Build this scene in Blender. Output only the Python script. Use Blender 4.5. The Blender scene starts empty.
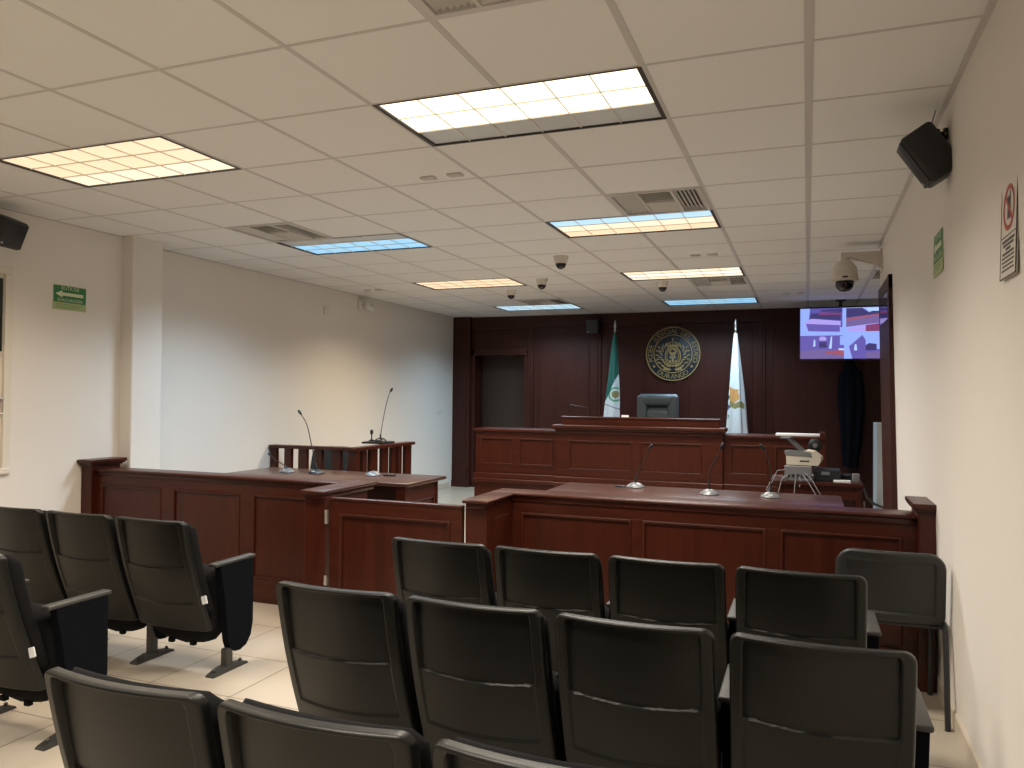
import bpy, bmesh, math, random
from mathutils import Vector, Matrix, Euler
R = math.radians
random.seed(7)
sc = bpy.context.scene
COL = sc.collection

# ------------------------------------------------------------------ constants
EYE = 1.48                       # camera height above the floor
H = 2.781                        # ceiling height
GX, GY, T = -0.608, 2.979, 0.61  # ceiling grid: column i at GX+i*T, row j at GY+j*T
YF = 11.62                       # front wood wall
XLA, XLB = -5.335, -5.46         # left wall before / after the pillar
YB = -6.0                        # back wall behind the viewer
YDOOR = 7.22                     # end of the right wall
XREC = 2.2                       # right end of the recess beyond it
def xr(z): return 0.632 - 0.063 * z / H      # right wall leans very slightly

# ------------------------------------------------------------------ materials
def new_mat(name):
    m = bpy.data.materials.new(name); m.use_nodes = True
    nt = m.node_tree; b = nt.nodes['Principled BSDF']
    return m, nt, b
def plain(name, col, rough=.5, metal=0, bump=0, bscale=200, coat=0, spec=.5, var=0, vscale=6):
    m, nt, b = new_mat(name)
    b.inputs['Base Color'].default_value = (*col, 1); b.inputs['Roughness'].default_value = rough
    b.inputs['Metallic'].default_value = metal; b.inputs['Coat Weight'].default_value = coat
    b.inputs['Specular IOR Level'].default_value = spec
    tc = nt.nodes.new('ShaderNodeTexCoord')
    if bump:
        n = nt.nodes.new('ShaderNodeTexNoise'); n.inputs['Scale'].default_value = bscale; n.inputs['Detail'].default_value = 3
        bp = nt.nodes.new('ShaderNodeBump'); bp.inputs['Strength'].default_value = bump; bp.inputs['Distance'].default_value = .002
        nt.links.new(tc.outputs['Object'], n.inputs['Vector']); nt.links.new(n.outputs['Fac'], bp.inputs['Height']); nt.links.new(bp.outputs['Normal'], b.inputs['Normal'])
    if var:
        n = nt.nodes.new('ShaderNodeTexNoise'); n.inputs['Scale'].default_value = vscale; n.inputs['Detail'].default_value = 4
        r = nt.nodes.new('ShaderNodeMix'); r.data_type = 'RGBA'
        r.inputs[6].default_value = (*[c*(1-var) for c in col], 1); r.inputs[7].default_value = (*[min(1, c*(1+var)) for c in col], 1)
        nt.links.new(tc.outputs['Object'], n.inputs['Vector']); nt.links.new(n.outputs['Fac'], r.inputs[0]); nt.links.new(r.outputs[2], b.inputs['Base Color'])
    return m
def wood(name, dark, light, scale, rough=.36, coat=.05):
    m, nt, b = new_mat(name)
    tc = nt.nodes.new('ShaderNodeTexCoord'); mp = nt.nodes.new('ShaderNodeMapping'); mp.inputs['Scale'].default_value = scale
    n = nt.nodes.new('ShaderNodeTexNoise'); n.inputs['Scale'].default_value = 1; n.inputs['Detail'].default_value = 6; n.inputs['Roughness'].default_value = .65
    n.inputs['Distortion'].default_value = .6
    cr = nt.nodes.new('ShaderNodeValToRGB'); cr.color_ramp.elements[0].color = (*dark, 1); cr.color_ramp.elements[1].color = (*light, 1)
    cr.color_ramp.elements[0].position = .3; cr.color_ramp.elements[1].position = .72
    nt.links.new(tc.outputs['Object'], mp.inputs['Vector']); nt.links.new(mp.outputs['Vector'], n.inputs['Vector'])
    nt.links.new(n.outputs['Fac'], cr.inputs['Fac']); nt.links.new(cr.outputs['Color'], b.inputs['Base Color'])
    b.inputs['Roughness'].default_value = rough; b.inputs['Specular IOR Level'].default_value = .3; b.inputs['Coat Weight'].default_value = coat; b.inputs['Coat Roughness'].default_value = .2
    bp = nt.nodes.new('ShaderNodeBump'); bp.inputs['Strength'].default_value = .06; bp.inputs['Distance'].default_value = .002
    nt.links.new(n.outputs['Fac'], bp.inputs['Height']); nt.links.new(bp.outputs['Normal'], b.inputs['Normal'])
    return m
def emit(name, col, strength=1.0):
    m, nt, b = new_mat(name)
    b.inputs['Base Color'].default_value = (.02, .02, .02, 1); b.inputs['Roughness'].default_value = .3
    b.inputs['Emission Color'].default_value = (*col, 1); b.inputs['Emission Strength'].default_value = strength
    return m
M = {}
M['wall'] = plain('wall_paint', (.77, .735, .69), .6, bump=.12, bscale=120, var=.015, vscale=2)
M['ceil'] = plain('ceiling_tile', (.80, .795, .785), .95, bump=.25, bscale=260, var=.02, vscale=1.2, spec=.1)
M['grid'] = plain('grid_paint', (.57, .55, .53), .5, bump=.02)
M['wood_v'] = wood('mahogany_upright', (.031, .0056, .0024), (.058, .0108, .0044), (22, 22, 1.6))
M['wood_h'] = wood('mahogany_lengthwise', (.031, .0056, .0024), (.058, .0108, .0044), (1.6, 22, 22))
M['wood_y'] = wood('mahogany_deep', (.031, .0056, .0024), (.058, .0108, .0044), (22, 1.6, 22))
M['wood_wall'] = wood('mahogany_wall', (.029, .0060, .0040), (.052, .0112, .0070), (14, 14, 1.1), rough=.42, coat=.03)
M['wood_top'] = wood('mahogany_top', (.046, .018, .012), (.078, .030, .020), (1.6, 22, 22), rough=.30, coat=.20)
M['door'] = wood('door_veneer', (.040, .025, .018), (.052, .032, .024), (16, 16, 1), rough=.5, coat=.05)
M['plastic'] = plain('seat_plastic', (.0072, .0079, .0073), .36, bump=.30, bscale=420, var=.08, vscale=3, spec=.33)
M['fabric'] = plain('black_fabric', (.008, .008, .009), .95, bump=.8, bscale=500, spec=.15)
M['carpet'] = plain('black_carpet', (.006, .007, .010), 1, bump=1, bscale=350, spec=.05)
M['armpad'] = plain('grey_plastic', (.034, .034, .033), .5, bump=.15, bscale=300)
M['steel'] = plain('painted_steel', (.050, .049, .047), .45, metal=.3, bump=.05)
M['black'] = plain('black_plastic', (.010, .012, .014), .45, bump=.2, bscale=400)
M['blacktube'] = plain('black_tube', (.018, .019, .022), .4, bump=.05)
M['leather'] = plain('dark_leather', (.046, .066, .082), .42, bump=.5, bscale=90)
M['white'] = plain('white_plastic', (.72, .70, .66), .5, bump=.05)
M['winframe'] = plain('window_paint', (.74, .70, .62), .45, bump=.05)
M['beige'] = plain('beige_plastic', (.60, .54, .42), .5, bump=.05)
M['camgrey'] = plain('camera_housing', (.66, .62, .56), .5, bump=.05)
M['metal'] = plain('brushed_metal', (.62, .60, .56), .35, metal=1, bump=.1)
M['gold'] = plain('gold_paint', (.34, .25, .10), .45, metal=.35, bump=.1)
M['navy'] = plain('seal_navy', (.012, .017, .028), .5, bump=.05)
M['paper'] = plain('paper', (.80, .80, .80), .8, bump=.03)
M['label'] = plain('white_label', (.75, .77, .80), .7, bump=.03)
M['robe'] = plain('dark_cloth', (.0045, .0048, .0075), .95, bump=.6, bscale=250, spec=.1)
M['cable'] = plain('grey_cable', (.33, .33, .34), .5, bump=.05)
M['greybox'] = plain('grey_case', (.17, .17, .17), .55, bump=.1)
M['cabinet'] = plain('pale_steel', (.50, .54, .56), .5, bump=.05)
M['darkgrille'] = plain('grille_shadow', (.16, .15, .14), .8, bump=.05)
M['louver'] = plain('louver_paint', (.60, .58, .54), .55, bump=.05)
M['ventdark'] = plain('duct_inside', (.05, .05, .05), .9, bump=.05)
M['trim'] = plain('fixture_edge', (.030, .026, .026), .5, bump=.05)
M['blade'] = plain('fixture_blade', (.80, .76, .68), .35, bump=.03)
M['deadcell'] = plain('unlit_reflector', (.62, .66, .70), .35, metal=0, bump=.05)
M['bluelens'] = plain('dark_lens', (.01, .01, .012), .12, bump=.02)
M['skirt'] = plain('skirting_tile', (.62, .55, .44), .3, bump=.05)
M['green'] = plain('sign_green', (.035, .20, .075), .5, bump=.03)
M['palegreen'] = plain('sign_pale_green', (.42, .50, .24), .5, bump=.03)
M['signwhite'] = plain('sign_white', (.66, .70, .50), .5, bump=.03)
M['signpaper'] = plain('sign_board', (.66, .62, .56), .5, bump=.03)
M['red'] = plain('sign_red', (.42, .07, .05), .5, bump=.03)
M['ink'] = plain('sign_ink', (.06, .06, .07), .6, bump=.03)
M['flag_g'] = plain('flag_green', (.008, .085, .062), .8, bump=.2, bscale=300)
M['flag_w'] = plain('flag_white', (.58, .60, .60), .8, bump=.2, bscale=300)
M['flag_r'] = plain('flag_red', (.28, .02, .03), .8, bump=.2, bscale=300)
M['flag_o'] = plain('flag_orange', (.52, .25, .07), .8, bump=.2, bscale=300)
M['flag_p'] = plain('flag_violet', (.07, .07, .13), .8, bump=.2, bscale=300)
M['flag_lg'] = plain('flag_leaf', (.12, .28, .16), .8, bump=.2, bscale=300)
M['flag_b'] = plain('flag_brown', (.22, .19, .07), .8, bump=.2, bscale=300)

def floor_mat():
    m, nt, b = new_mat('floor_tile')
    tc = nt.nodes.new('ShaderNodeTexCoord'); mp = nt.nodes.new('ShaderNodeMapping')
    mp.inputs['Location'].default_value = (3.135, -3.06 + .51*6, 0)
    br = nt.nodes.new('ShaderNodeTexBrick'); br.offset = 0; br.squash = 1
    br.inputs['Scale'].default_value = 1; br.inputs['Brick Width'].default_value = .503; br.inputs['Row Height'].default_value = .51
    br.inputs['Mortar Size'].default_value = .0035; br.inputs['Mortar Smooth'].default_value = .1; br.inputs['Bias'].default_value = 0
    br.inputs['Color1'].default_value = (.45, .405, .34, 1); br.inputs['Color2'].default_value = (.48, .43, .36, 1); br.inputs['Mortar'].default_value = (.16, .12, .08, 1)
    n = nt.nodes.new('ShaderNodeTexNoise'); n.inputs['Scale'].default_value = 5; n.inputs['Detail'].default_value = 5
    mx = nt.nodes.new('ShaderNodeMix'); mx.data_type = 'RGBA'; mx.blend_type = 'MULTIPLY'; mx.inputs[0].default_value = .25
    cr = nt.nodes.new('ShaderNodeValToRGB'); cr.color_ramp.elements[0].color = (.7, .66, .6, 1)
    nt.links.new(tc.outputs['Object'], mp.inputs['Vector']); nt.links.new(mp.outputs['Vector'], br.inputs['Vector'])
    nt.links.new(tc.outputs['Object'], n.inputs['Vector']); nt.links.new(n.outputs['Fac'], cr.inputs['Fac'])
    nt.links.new(br.outputs['Color'], mx.inputs[6]); nt.links.new(cr.outputs['Color'], mx.inputs[7]); nt.links.new(mx.outputs[2], b.inputs['Base Color'])
    b.inputs['Roughness'].default_value = .33
    bp = nt.nodes.new('ShaderNodeBump'); bp.inputs['Strength'].default_value = .3; bp.inputs['Distance'].default_value = .002; bp.invert = True
    nt.links.new(br.outputs['Fac'], bp.inputs['Height']); nt.links.new(bp.outputs['Normal'], b.inputs['Normal'])
    return m
M['micgrey'] = plain('mic_base_grey', (.12, .12, .122), .35, bump=.05)
M['floor'] = floor_mat()
def glass_mat():
    m, nt, b = new_mat('dark_glass')
    b.inputs['Base Color'].default_value = (.012, .016, .020, 1); b.inputs['Roughness'].default_value = .04
    n = nt.nodes.new('ShaderNodeTexNoise'); n.inputs['Scale'].default_value = 2
    bp = nt.nodes.new('ShaderNodeBump'); bp.inputs['Strength'].default_value = .02
    nt.links.new(n.outputs['Fac'], bp.inputs['Height']); nt.links.new(bp.outputs['Normal'], b.inputs['Normal'])
    return m
M['glass'] = glass_mat()
M['bluepane'] = plain('window_pane_reflecting', (.05, .09, .11), .06, bump=.02)

# ------------------------------------------------------------------ mesh helpers
class MB:
    def __init__(s, Mx=None):
        s.bm = bmesh.new(); s.Mx = Mx or Matrix.Identity(4)
    def _fin(s, verts, mi):
        for v in verts: v.co = s.Mx @ v.co
        fs = set(f for v in verts for f in v.link_faces)
        for f in fs: f.material_index = mi
    def box(s, x0, x1, y0, y1, z0, z1, bev=0, mi=0, rot=None, seg=2):
        r = bmesh.ops.create_cube(s.bm, size=1); vs = r['verts']
        c = Vector(((x0+x1)/2, (y0+y1)/2, (z0+z1)/2)); d = (abs(x1-x0), abs(y1-y0), abs(z1-z0))
        for v in vs: v.co = Vector((v.co.x*d[0], v.co.y*d[1], v.co.z*d[2]))
        if bev:
            es = list(set(e for v in vs for e in v.link_edges))
            r = bmesh.ops.bevel(s.bm, geom=es, offset=min(bev, min(d)*.49), segments=seg, profile=.5, affect='EDGES', clamp_overlap=True)
            vs = list(set(v for f in r['faces'] for v in f.verts) | set(v for v in vs if v.is_valid))
            seen = set(vs); st = list(vs)
            while st:
                v = st.pop()
                for e in v.link_edges:
                    o = e.other_vert(v)
                    if o not in seen: seen.add(o); st.append(o)
            vs = list(seen)
        for v in vs: v.co = (rot @ v.co if rot else v.co) + c
        s._fin(vs, mi); return s
    def prism(s, pts, a0, a1, axis='x', mi=0):
        """closed outline pts (2D) extruded along axis from a0 to a1"""
        def P(p, a):
            return {'x': Vector((a, p[0], p[1])), 'y': Vector((p[0], a, p[1])), 'z': Vector((p[0], p[1], a))}[axis]
        A = [s.bm.verts.new(P(p, a0)) for p in pts]; B = [s.bm.verts.new(P(p, a1)) for p in pts]
        n = len(pts)
        for i in range(n):
            j = (i+1) % n; s.bm.faces.new((A[i], A[j], B[j], B[i]))
        s.bm.faces.new(A[::-1]); s.bm.faces.new(B)
        s._fin(A+B, mi); return s
    def tube(s, path, rad, n=8, mi=0, cap=True):
        path = [Vector(p) for p in path]; rings = []
        rads = rad if isinstance(rad, (list, tuple)) else [rad]*len(path)
        up = None
        for i, p in enumerate(path):
            t = (path[min(i+1, len(path)-1)] - path[max(i-1, 0)]).normalized()
            if up is None:
                up = Vector((0, 0, 1)) if abs(t.z) < .9 else Vector((1, 0, 0))
            a = t.cross(up)
            if a.length < 1e-5: a = t.cross(Vector((0, 1, 0)))
            a.normalize(); b = a.cross(t).normalized(); up = b
            rings.append([s.bm.verts.new(p + (a*math.cos(k*2*math.pi/n) + b*math.sin(k*2*math.pi/n))*rads[i]) for k in range(n)])
        for A, B in zip(rings, rings[1:]):
            for k in range(n): s.bm.faces.new((A[k], A[(k+1) % n], B[(k+1) % n], B[k]))
        if cap: s.bm.faces.new(rings[0][::-1]); s.bm.faces.new(rings[-1])
        s._fin([v for r in rings for v in r], mi); return s
    def lathe(s, prof, c=(0, 0, 0), n=20, mi=0, rot=None):
        c = Vector(c); rings = []
        for r, z in prof:
            r = max(r, 1e-4)
            rings.append([s.bm.verts.new((rot @ Vector((r*math.cos(k*2*math.pi/n), r*math.sin(k*2*math.pi/n), z)) if rot else Vector((r*math.cos(k*2*math.pi/n), r*math.sin(k*2*math.pi/n), z))) + c) for k in range(n)])
        for A, B in zip(rings, rings[1:]):
            for k in range(n): s.bm.faces.new((A[k], A[(k+1) % n], B[(k+1) % n], B[k]))
        s.bm.faces.new(rings[0][::-1]); s.bm.faces.new(rings[-1])
        s._fin([v for r in rings for v in r], mi); return s
    def poly(s, pts, mi=0):
        vs = [s.bm.verts.new(Vector(p)) for p in pts]; s.bm.faces.new(vs); s._fin(vs, mi); return s
    def grid(s, f, nu, nv, mi=0, closed_u=False, mif=None):
        V = [[s.bm.verts.new(Vector(f(i, j))) for i in range(nu)] for j in range(nv)]
        for j in range(nv-1):
            for i in range(nu if closed_u else nu-1):
                fc = s.bm.faces.new((V[j][i], V[j][(i+1) % nu], V[j+1][(i+1) % nu], V[j+1][i]))
                fc.material_index = mif(i, j) if mif else mi
        for r in V:
            for v in r: v.co = s.Mx @ v.co
        return V
    def raw(s, verts, faces, mi=0):
        V = [s.bm.verts.new(v) for v in verts]
        for f in faces:
            try: s.bm.faces.new([V[k] for k in f])
            except ValueError: pass
        s._fin(V, mi); return s
    def build(s, name, mats, parent=None, smooth=35, loc=None):
        me = bpy.data.meshes.new(name)
        bmesh.ops.recalc_face_normals(s.bm, faces=s.bm.faces[:])
        s.bm.to_mesh(me); s.bm.free()
        for m in (mats if isinstance(mats, (list, tuple)) else [mats]): me.materials.append(m)
        if smooth:
            me.shade_smooth(); me.set_sharp_from_angle(angle=R(smooth))
        o = bpy.data.objects.new(name, me); COL.objects.link(o)
        if parent: o.parent = parent
        if loc: o.location = loc
        return o
def thing(name, label, cat, loc=(0, 0, 0), rz=0, group=None):
    o = bpy.data.objects.new(name, None); COL.objects.link(o); o.empty_display_size = .1
    o.location = loc; o.rotation_euler = (0, 0, rz); o['label'] = label; o['category'] = cat
    if group: o['group'] = group
    return o
def tag(o, label, cat, group=None):
    o['label'] = label; o['category'] = cat
    if group: o['group'] = group
    return o
def struct(o, label=None, cat=None):
    o['kind'] = 'structure'
    if label: o['label'] = label
    if cat: o['category'] = cat
    return o
def dup(root, loc, rz=0, label=None, group=None, skip=()):
    r = root.copy(); COL.objects.link(r); r.location = loc; r.rotation_euler = (0, 0, rz)
    if label: r['label'] = label
    if group: r['group'] = group
    for ch in list(root.children):
        if ch.name.split('.')[0] in skip: continue
        c = ch.copy(); COL.objects.link(c); c.parent = r
        for g in ch.children:
            d = g.copy(); COL.objects.link(d); d.parent = c
    return r
def text_raw(txt, size):
    """vertices and faces of one string, centred on x, baseline at 0, in the XY plane"""
    cu = bpy.data.curves.new('tmp_text', 'FONT'); cu.body = txt; cu.size = size; cu.align_x = 'CENTER'; cu.resolution_u = 2
    ob = bpy.data.objects.new('tmp_text', cu); COL.objects.link(ob)
    bpy.context.view_layer.update()
    ev = ob.evaluated_get(bpy.context.evaluated_depsgraph_get()); me = ev.to_mesh()
    vs = [v.co.copy() for v in me.vertices]; fs = [list(p.vertices) for p in me.polygons]
    ev.to_mesh_clear(); bpy.data.objects.remove(ob); bpy.data.curves.remove(cu)
    return vs, fs

# ------------------------------------------------------------------ room shell
lights_ij = [(-2, 0), (-6, 0), (-6, 4), (-2, 4), (-6, 8), (-2, 8), (-6, 12), (-2, 12), (-6, -4), (-2, -4), (-2, -8)]  # last two are unseen, added to brighten the seats and near ceiling
vents_ij = [(-1, -2), (-1, 3), (-6, 3), (-1, 9), (-5, 11), (2, 9)]
holes = set()
for i, j in lights_ij: holes |= {(i, j), (i+1, j)}
for i, j in vents_ij: holes.add((i, j))
def clipx(x, y):
    lo = XLA if y < 4.83 else XLB
    return max(x, lo)
m = MB()
for j in range(-16, 15):
    y0, y1 = max(GY+j*T, YB), min(GY+(j+1)*T, YF)
    if y1 <= y0: continue
    for i in range(-9, 5):
        if (i, j) in holes: continue
        x0, x1 = max(GX+i*T, XLB), GX+(i+1)*T
        if y1 < YDOOR+.3: x1 = min(x1, xr(H)+.01)
        else: x1 = min(x1, XREC)
        if x1 <= x0: continue
        m.poly([(x0, y0, H), (x0, y1, H), (x1, y1, H), (x1, y0, H)])
struct(m.build('ceiling', M['ceil'], smooth=0))
# tee bars
m = MB()
def bar(x0, x1, y0, y1, dz=0): m.box(x0, x1, y0, y1, H-.0025+dz, H+.004)
for i in range(-8, 5):
    x = GX+i*T; w = .017 if i >= 1 else (.014 if i >= -1 else .0105)
    y0, y1 = (YB, YF) if i < 2 else (YDOOR+.15, YF)
    # broken where a fixture spans the column
    cuts = sorted([(GY+j*T, GY+(j+1)*T) for (a, j) in lights_ij if a+1 == i])
    y = y0
    for a, b in cuts:
        if a > y: bar(x-w, x+w, y, a)
        y = max(y, b)
    if y < y1: bar(x-w, x+w, y, y1)
for j in range(-15, 15):
    y = GY+j*T
    if YB < y < YF: bar(XLA if y < 4.8 else XLB, xr(H) if y < YDOOR else XREC, y-.008, y+.008, .0008)
# wall angles
m.box(xr(H)-.022, xr(H)+.01, YB, YDOOR, H-.010, H+.003)
m.box(XLA, XLA+.02, YB, 4.83, H-.006, H+.003); m.box(XLB, XLB+.02, 5.15, YF, H-.006, H+.003)
m.box(XLB, XREC, YF-.03, YF, H-.006, H+.003)
struct(m.build('trim_1', M['grid'], smooth=0))

m = MB(); m.box(XLB-.3, XREC+.2, YB-.2, YF+.9, -.1, 0)
struct(m.build('floor', M['floor'], smooth=0))
m = MB(); m.box(XLB-.3, XREC+.2, YB-.2, YF+.9, H+.30, H+.40)
struct(m.build('ceiling_slab', M['ventdark'], smooth=0))

# left wall (window opening Y 2.75..3.90, z .89..2.37)
WZ0, WZ1, WY0, WY1 = .895, 2.372, 2.70, 3.885
m = MB()
X0 = XLA-.25
m.box(X0, XLA, YB, WY0, 0, H+.3); m.box(X0, XLA, WY1, 4.83, 0, H+.3)
m.box(X0, XLA, WY0, WY1, 0, WZ0); m.box(X0, XLA, WY0, WY1, WZ1, H+.3)
m.box(X0-.05, XLB, 5.15, YF+.2, 0, H+.3)
struct(m.build('wall_left', M['wall'], smooth=0))
m = MB(); m.box(X0, -5.21, 4.83, 5.15, 0, H+.3, .012)
struct(m.build('pillar', M['wall'], smooth=0))
# right wall, slightly leaning
m = MB()
m.prism([(xr(0), 0), (xr(H+.3), H+.3), (.9, H+.3), (.9, 0)], YB, YDOOR, 'y')
m.box(.5 + .4, XREC, YDOOR-.2, YDOOR, 0, H+.3)
m.box(XREC, XREC+.2, YDOOR-.2, YF+.2, 0, H+.3)
struct(m.build('wall_right', M['wall'], smooth=0))
m = MB(); m.box(XLB-.3, XREC, YB-.2, YB, 0, H+.3)
struct(m.build('wall_back', M['wall'], smooth=0))
# skirting
m = MB(); m.prism([(xr(0)-.012, 0), (xr(0)-.012, .075), (xr(0)-.004, .083), (xr(0)+.004, .083), (xr(0)+.01, 0)], YB, YDOOR, 'y')
struct(m.build('baseboard_right', M['skirt'], smooth=0))
m = MB(); m.box(XLA-.002, XLA+.012, YB, 4.83, 0, .08, .004); m.box(-5.212, -5.198, 4.82, 5.16, 0, .08, .004); m.box(XLB-.002, XLB+.012, 5.15, YF-.2, 0, .08, .004)
struct(m.build('baseboard_left', M['skirt'], smooth=0))

# ---- front wall: wood panelling with a recessed doorway
DX0, DX1, DZ = -5.09, -4.24, 2.15
m = MB()
m.box(XLB-.3, DX0, YF, YF+.4, 0, H+.3); m.box(DX1, XREC, YF, YF+.4, 0, H+.3); m.box(DX0, DX1, YF, YF+.4, DZ, H+.3)
struct(m.build('wall_front', M['wood_wall'], smooth=0))
m = MB()
m.box(XLB+.002, -5.155, YF-.09, YF, 0, H-.004, .006)                 # left pilaster
m.box(XLB+.05, -5.205, YF-.10, YF-.08, .42, H-.15, .005); m.box(XLB+.04, -5.19, YF-.104, YF-.08, .05, .33, .006)
m.box(XLB+.002, -5.145, YF-.115, YF, 0, .10, .01)
for x0, x1 in ((-4.17, -4.08), (-3.08, -2.97), (-1.82, -1.74), (-.66, -.56), (.62, .72)):
    m.box(x0, x1, YF-.022, YF+.01, 0, H-.18, .006)
    m.box((x0+x1)/2-.008, (x0+x1)/2+.008, YF-.032, YF, 0, H-.18, .005)
m.box(-5.15, XREC, YF-.03, YF+.01, H-.18, H-.005, .006); m.box(-5.15, XREC, YF-.045, YF+.01, H-.20, H-.175, .008)
m.box(DX0-.09, DX0, YF-.03, YF+.01, 0, DZ+.10, .006); m.box(DX0-.09, DX1+.06, YF-.03, YF+.01, DZ, DZ+.12, .006)
for x0, x1 in ((-4.0, -3.16), (-2.89, -1.9), (-1.66, -.74), (-.48, .54)):   # thin picture moulding of each field
    for a in ((x0, x1, .25, .27), (x0, x1, 2.50, 2.52), (x0, x0+.02, .25, 2.52), (x1-.02, x1, .25, 2.52)):
        m.box(a[0], a[1], YF-.008, YF+.01, a[2], a[3], .003)
struct(m.build('trim_2', M['wood_wall'], smooth=0))
d = MB(); d.box(DX0, DX1, YF+.30, YF+.345, 0, DZ, .003)
d.box(DX0+.05, DX1-.05, YF+.292, YF+.31, .03, DZ-.05, .003)
door = d.build('door_1', M['door'], smooth=0); struct(door)

# ---- right wall door: dark frame with glazed transom standing proud of the wall
PX = .044
def wx(z): return xr(z)
m = MB()
fy0, fy1, fz = 6.25, 7.14, 2.405
m.prism([(wx(0)-PX, 0), (wx(fz)-PX*.6, fz), (wx(fz)+.03, fz), (wx(0)+.03, 0)], fy0, fy0+.10, 'y')
m.prism([(wx(0)-PX*.55, 0), (wx(fz)-PX*.5, fz), (wx(fz)+.03, fz), (wx(0)+.03, 0)], fy1-.12, fy1, 'y')
m.box(wx(fz)-PX*.55, wx(fz)+.03, fy0, fy1, fz-.10, fz, .004)
m.box(wx(2)-PX*.5, wx(2)+.02, fy0, fy1, 2.02, 2.09, .004)
dr = m.build('door_2', M['wood_wall'], smooth=0); struct(dr)
m = MB(); m.prism([(wx(0)-.028, 0), (wx(2.03)-.028, 2.03), (wx(2.03)+.01, 2.03), (wx(0)+.01, 0)], fy0+.10, fy1-.12, 'y'); lf = m.build('door_leaf', M['wood_wall'], dr, smooth=0)
m = MB(); m.box(wx(2.2)-.024, wx(2.2)-.012, fy0+.10, fy1-.12, 2.09, fz-.10); m.build('transom_pane', M['glass'], dr, smooth=0)

# ---- left window
m = MB()
fx0, fx1 = XLA-.10, XLA+.012
fw_ = .055
m.box(fx0, fx1, WY0, WY1, WZ1-fw_, WZ1, .006); m.box(fx0, fx1+.01, WY0, WY1, WZ0, WZ0+.045, .006)
m.box(fx0, fx1-.001, WY0, WY0+fw_, WZ0+.045, WZ1-fw_, .003); m.box(fx0, fx1-.001, WY1-fw_, WY1, WZ0+.045, WZ1-fw_, .003)
win = m.build('window_1', M['winframe'], smooth=0); struct(win)
def sash(y0, y1, z0, z1, pm, nm, wdt=.038):
    s = MB(); a, b = XLA-.05, XLA-.012
    s.box(a, b, y0, y1, z1-wdt, z1, .004); s.box(a, b, y0, y1, z0, z0+wdt, .004); s.box(a, b, y0, y0+wdt, z0+wdt, z1-wdt, .002); s.box(a, b, y1-wdt, y1, z0+wdt, z1-wdt, .002)
    so = s.build('window_sash', M['winframe'], win, smooth=0)
    p = MB(); p.box(a+.012, a+.018, y0+wdt-.005, y1-wdt+.005, z0+wdt-.005, z1-wdt+.005); p.build(nm, pm, so, smooth=0)
    return so
sash(WY0+fw_, WY1-fw_, 1.74, WZ1-fw_, M['glass'], 'dark_pane')
sash(WY0+fw_, WY1-fw_, WZ0+.045, 1.74, M['winframe'], 'frosted_pane')
b = MB(); b.box(XLA-.03, XLA-.008, WY0+fw_+.038, WY1-fw_-.004, 1.765, WZ1-fw_-.03, .006); b.box(XLA-.03,XLA-.007,WY0+fw_+.06,WY1-fw_-.03,1.79,WZ1-fw_-.05,.002,mi=1)
b.build('dark_gasket', [M['black'], M['bluepane']], win, smooth=0)
b = MB(); b.box(XLA-.014, XLA+.012, WY1-.115, WY1-.075, 1.335, 1.43, .008); b.build('latch', plain('brown_latch', (.08, .03, .02), .5, bump=.05), win)
b = MB()
for zz in (1.325, 1.432): b.tube([(XLA-.012, WY1-.075, zz), (XLA+.008, WY1-.075, zz), (XLA+.008, WY1-.045, zz)], .005)
b.build('latch_bracket', M['metal'], win)

# ------------------------------------------------------------------ ceiling lights
WARM, WW, BLUE, SKY = (1.0, .745, .48), (1.5, 1.22, .86), (.30, .60, .84), (.50, .74, .88)
E_ = {k: emit('tube_'+k, c) for k, c in dict(warm=WARM, bright=(2.0, 1.68, 1.22), blue=BLUE, sky=SKY, cream=(1.05, .86, .62), white=(1.15, 1.06, .90), palesky=(.80, .95, 1.02)).items()}
fixture = {  # rows near -> far
    (-2, 0): ['bright', 'bright', None], (-6, 0): ['warm', 'warm', 'cream'], (-6, 4): [None, 'blue', 'blue'], (-2, 4): ['sky', 'cream', 'warm'],
    (-6, 8): ['warm', 'warm', 'warm'], (-2, 8): ['cream', 'white', 'cream'], (-6, 12): ['sky', 'sky', 'sky'], (-2, 12): ['blue', 'blue', 'blue'],
    (-6, -4): ['warm']*3, (-2, -4): ['cream']*3, (-2, -8): ['cream']*3}
lab = {
    (-2, 0): 'largest recessed ceiling light, two rows lit warm white and the far row unlit grey',
    (-6, 0): 'recessed ceiling light glowing warm peach all over, nearest the wall loudspeaker by the window',
    (-6, 4): 'recessed ceiling light glowing sky blue with one grey row, beside a square ceiling vent',
    (-2, 4): 'recessed ceiling light half blue and half cream beside a slatted ceiling vent',
    (-6, 8): 'narrow warm orange recessed ceiling light beyond the sky blue one',
    (-2, 8): 'narrow cream white recessed ceiling light with a vent on its far side',
    (-6, 12): 'thin pale blue recessed ceiling light above the doorway side of the wood wall',
    (-2, 12): 'thin bright blue recessed ceiling light nearest the round seal',
    (-6, -4): 'recessed ceiling light above the window side of the aisle, outside the picture',
    (-2, -4): 'unseen ceiling light added above the back seats to brighten seats and ceiling',
    (-2, -8): 'unseen ceiling light added at the far back of the room to brighten the ceiling'}
lampcol = {(-2, 0): (1, .895, .75), (-6, 0): (1, .83, .64), (-6, 4): (.70, .86, 1), (-2, 4): (.97, .93, .87), (-6, 8): (1, .83, .60), (-2, 8): (1, .92, .80),
           (-6, 12): (.60, .82, 1), (-2, 12): (.60, .82, 1), (-6, -4): (1, .86, .70), (-2, -4): (1, .90, .77), (-2, -8): (1, .89, .75)}
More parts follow.
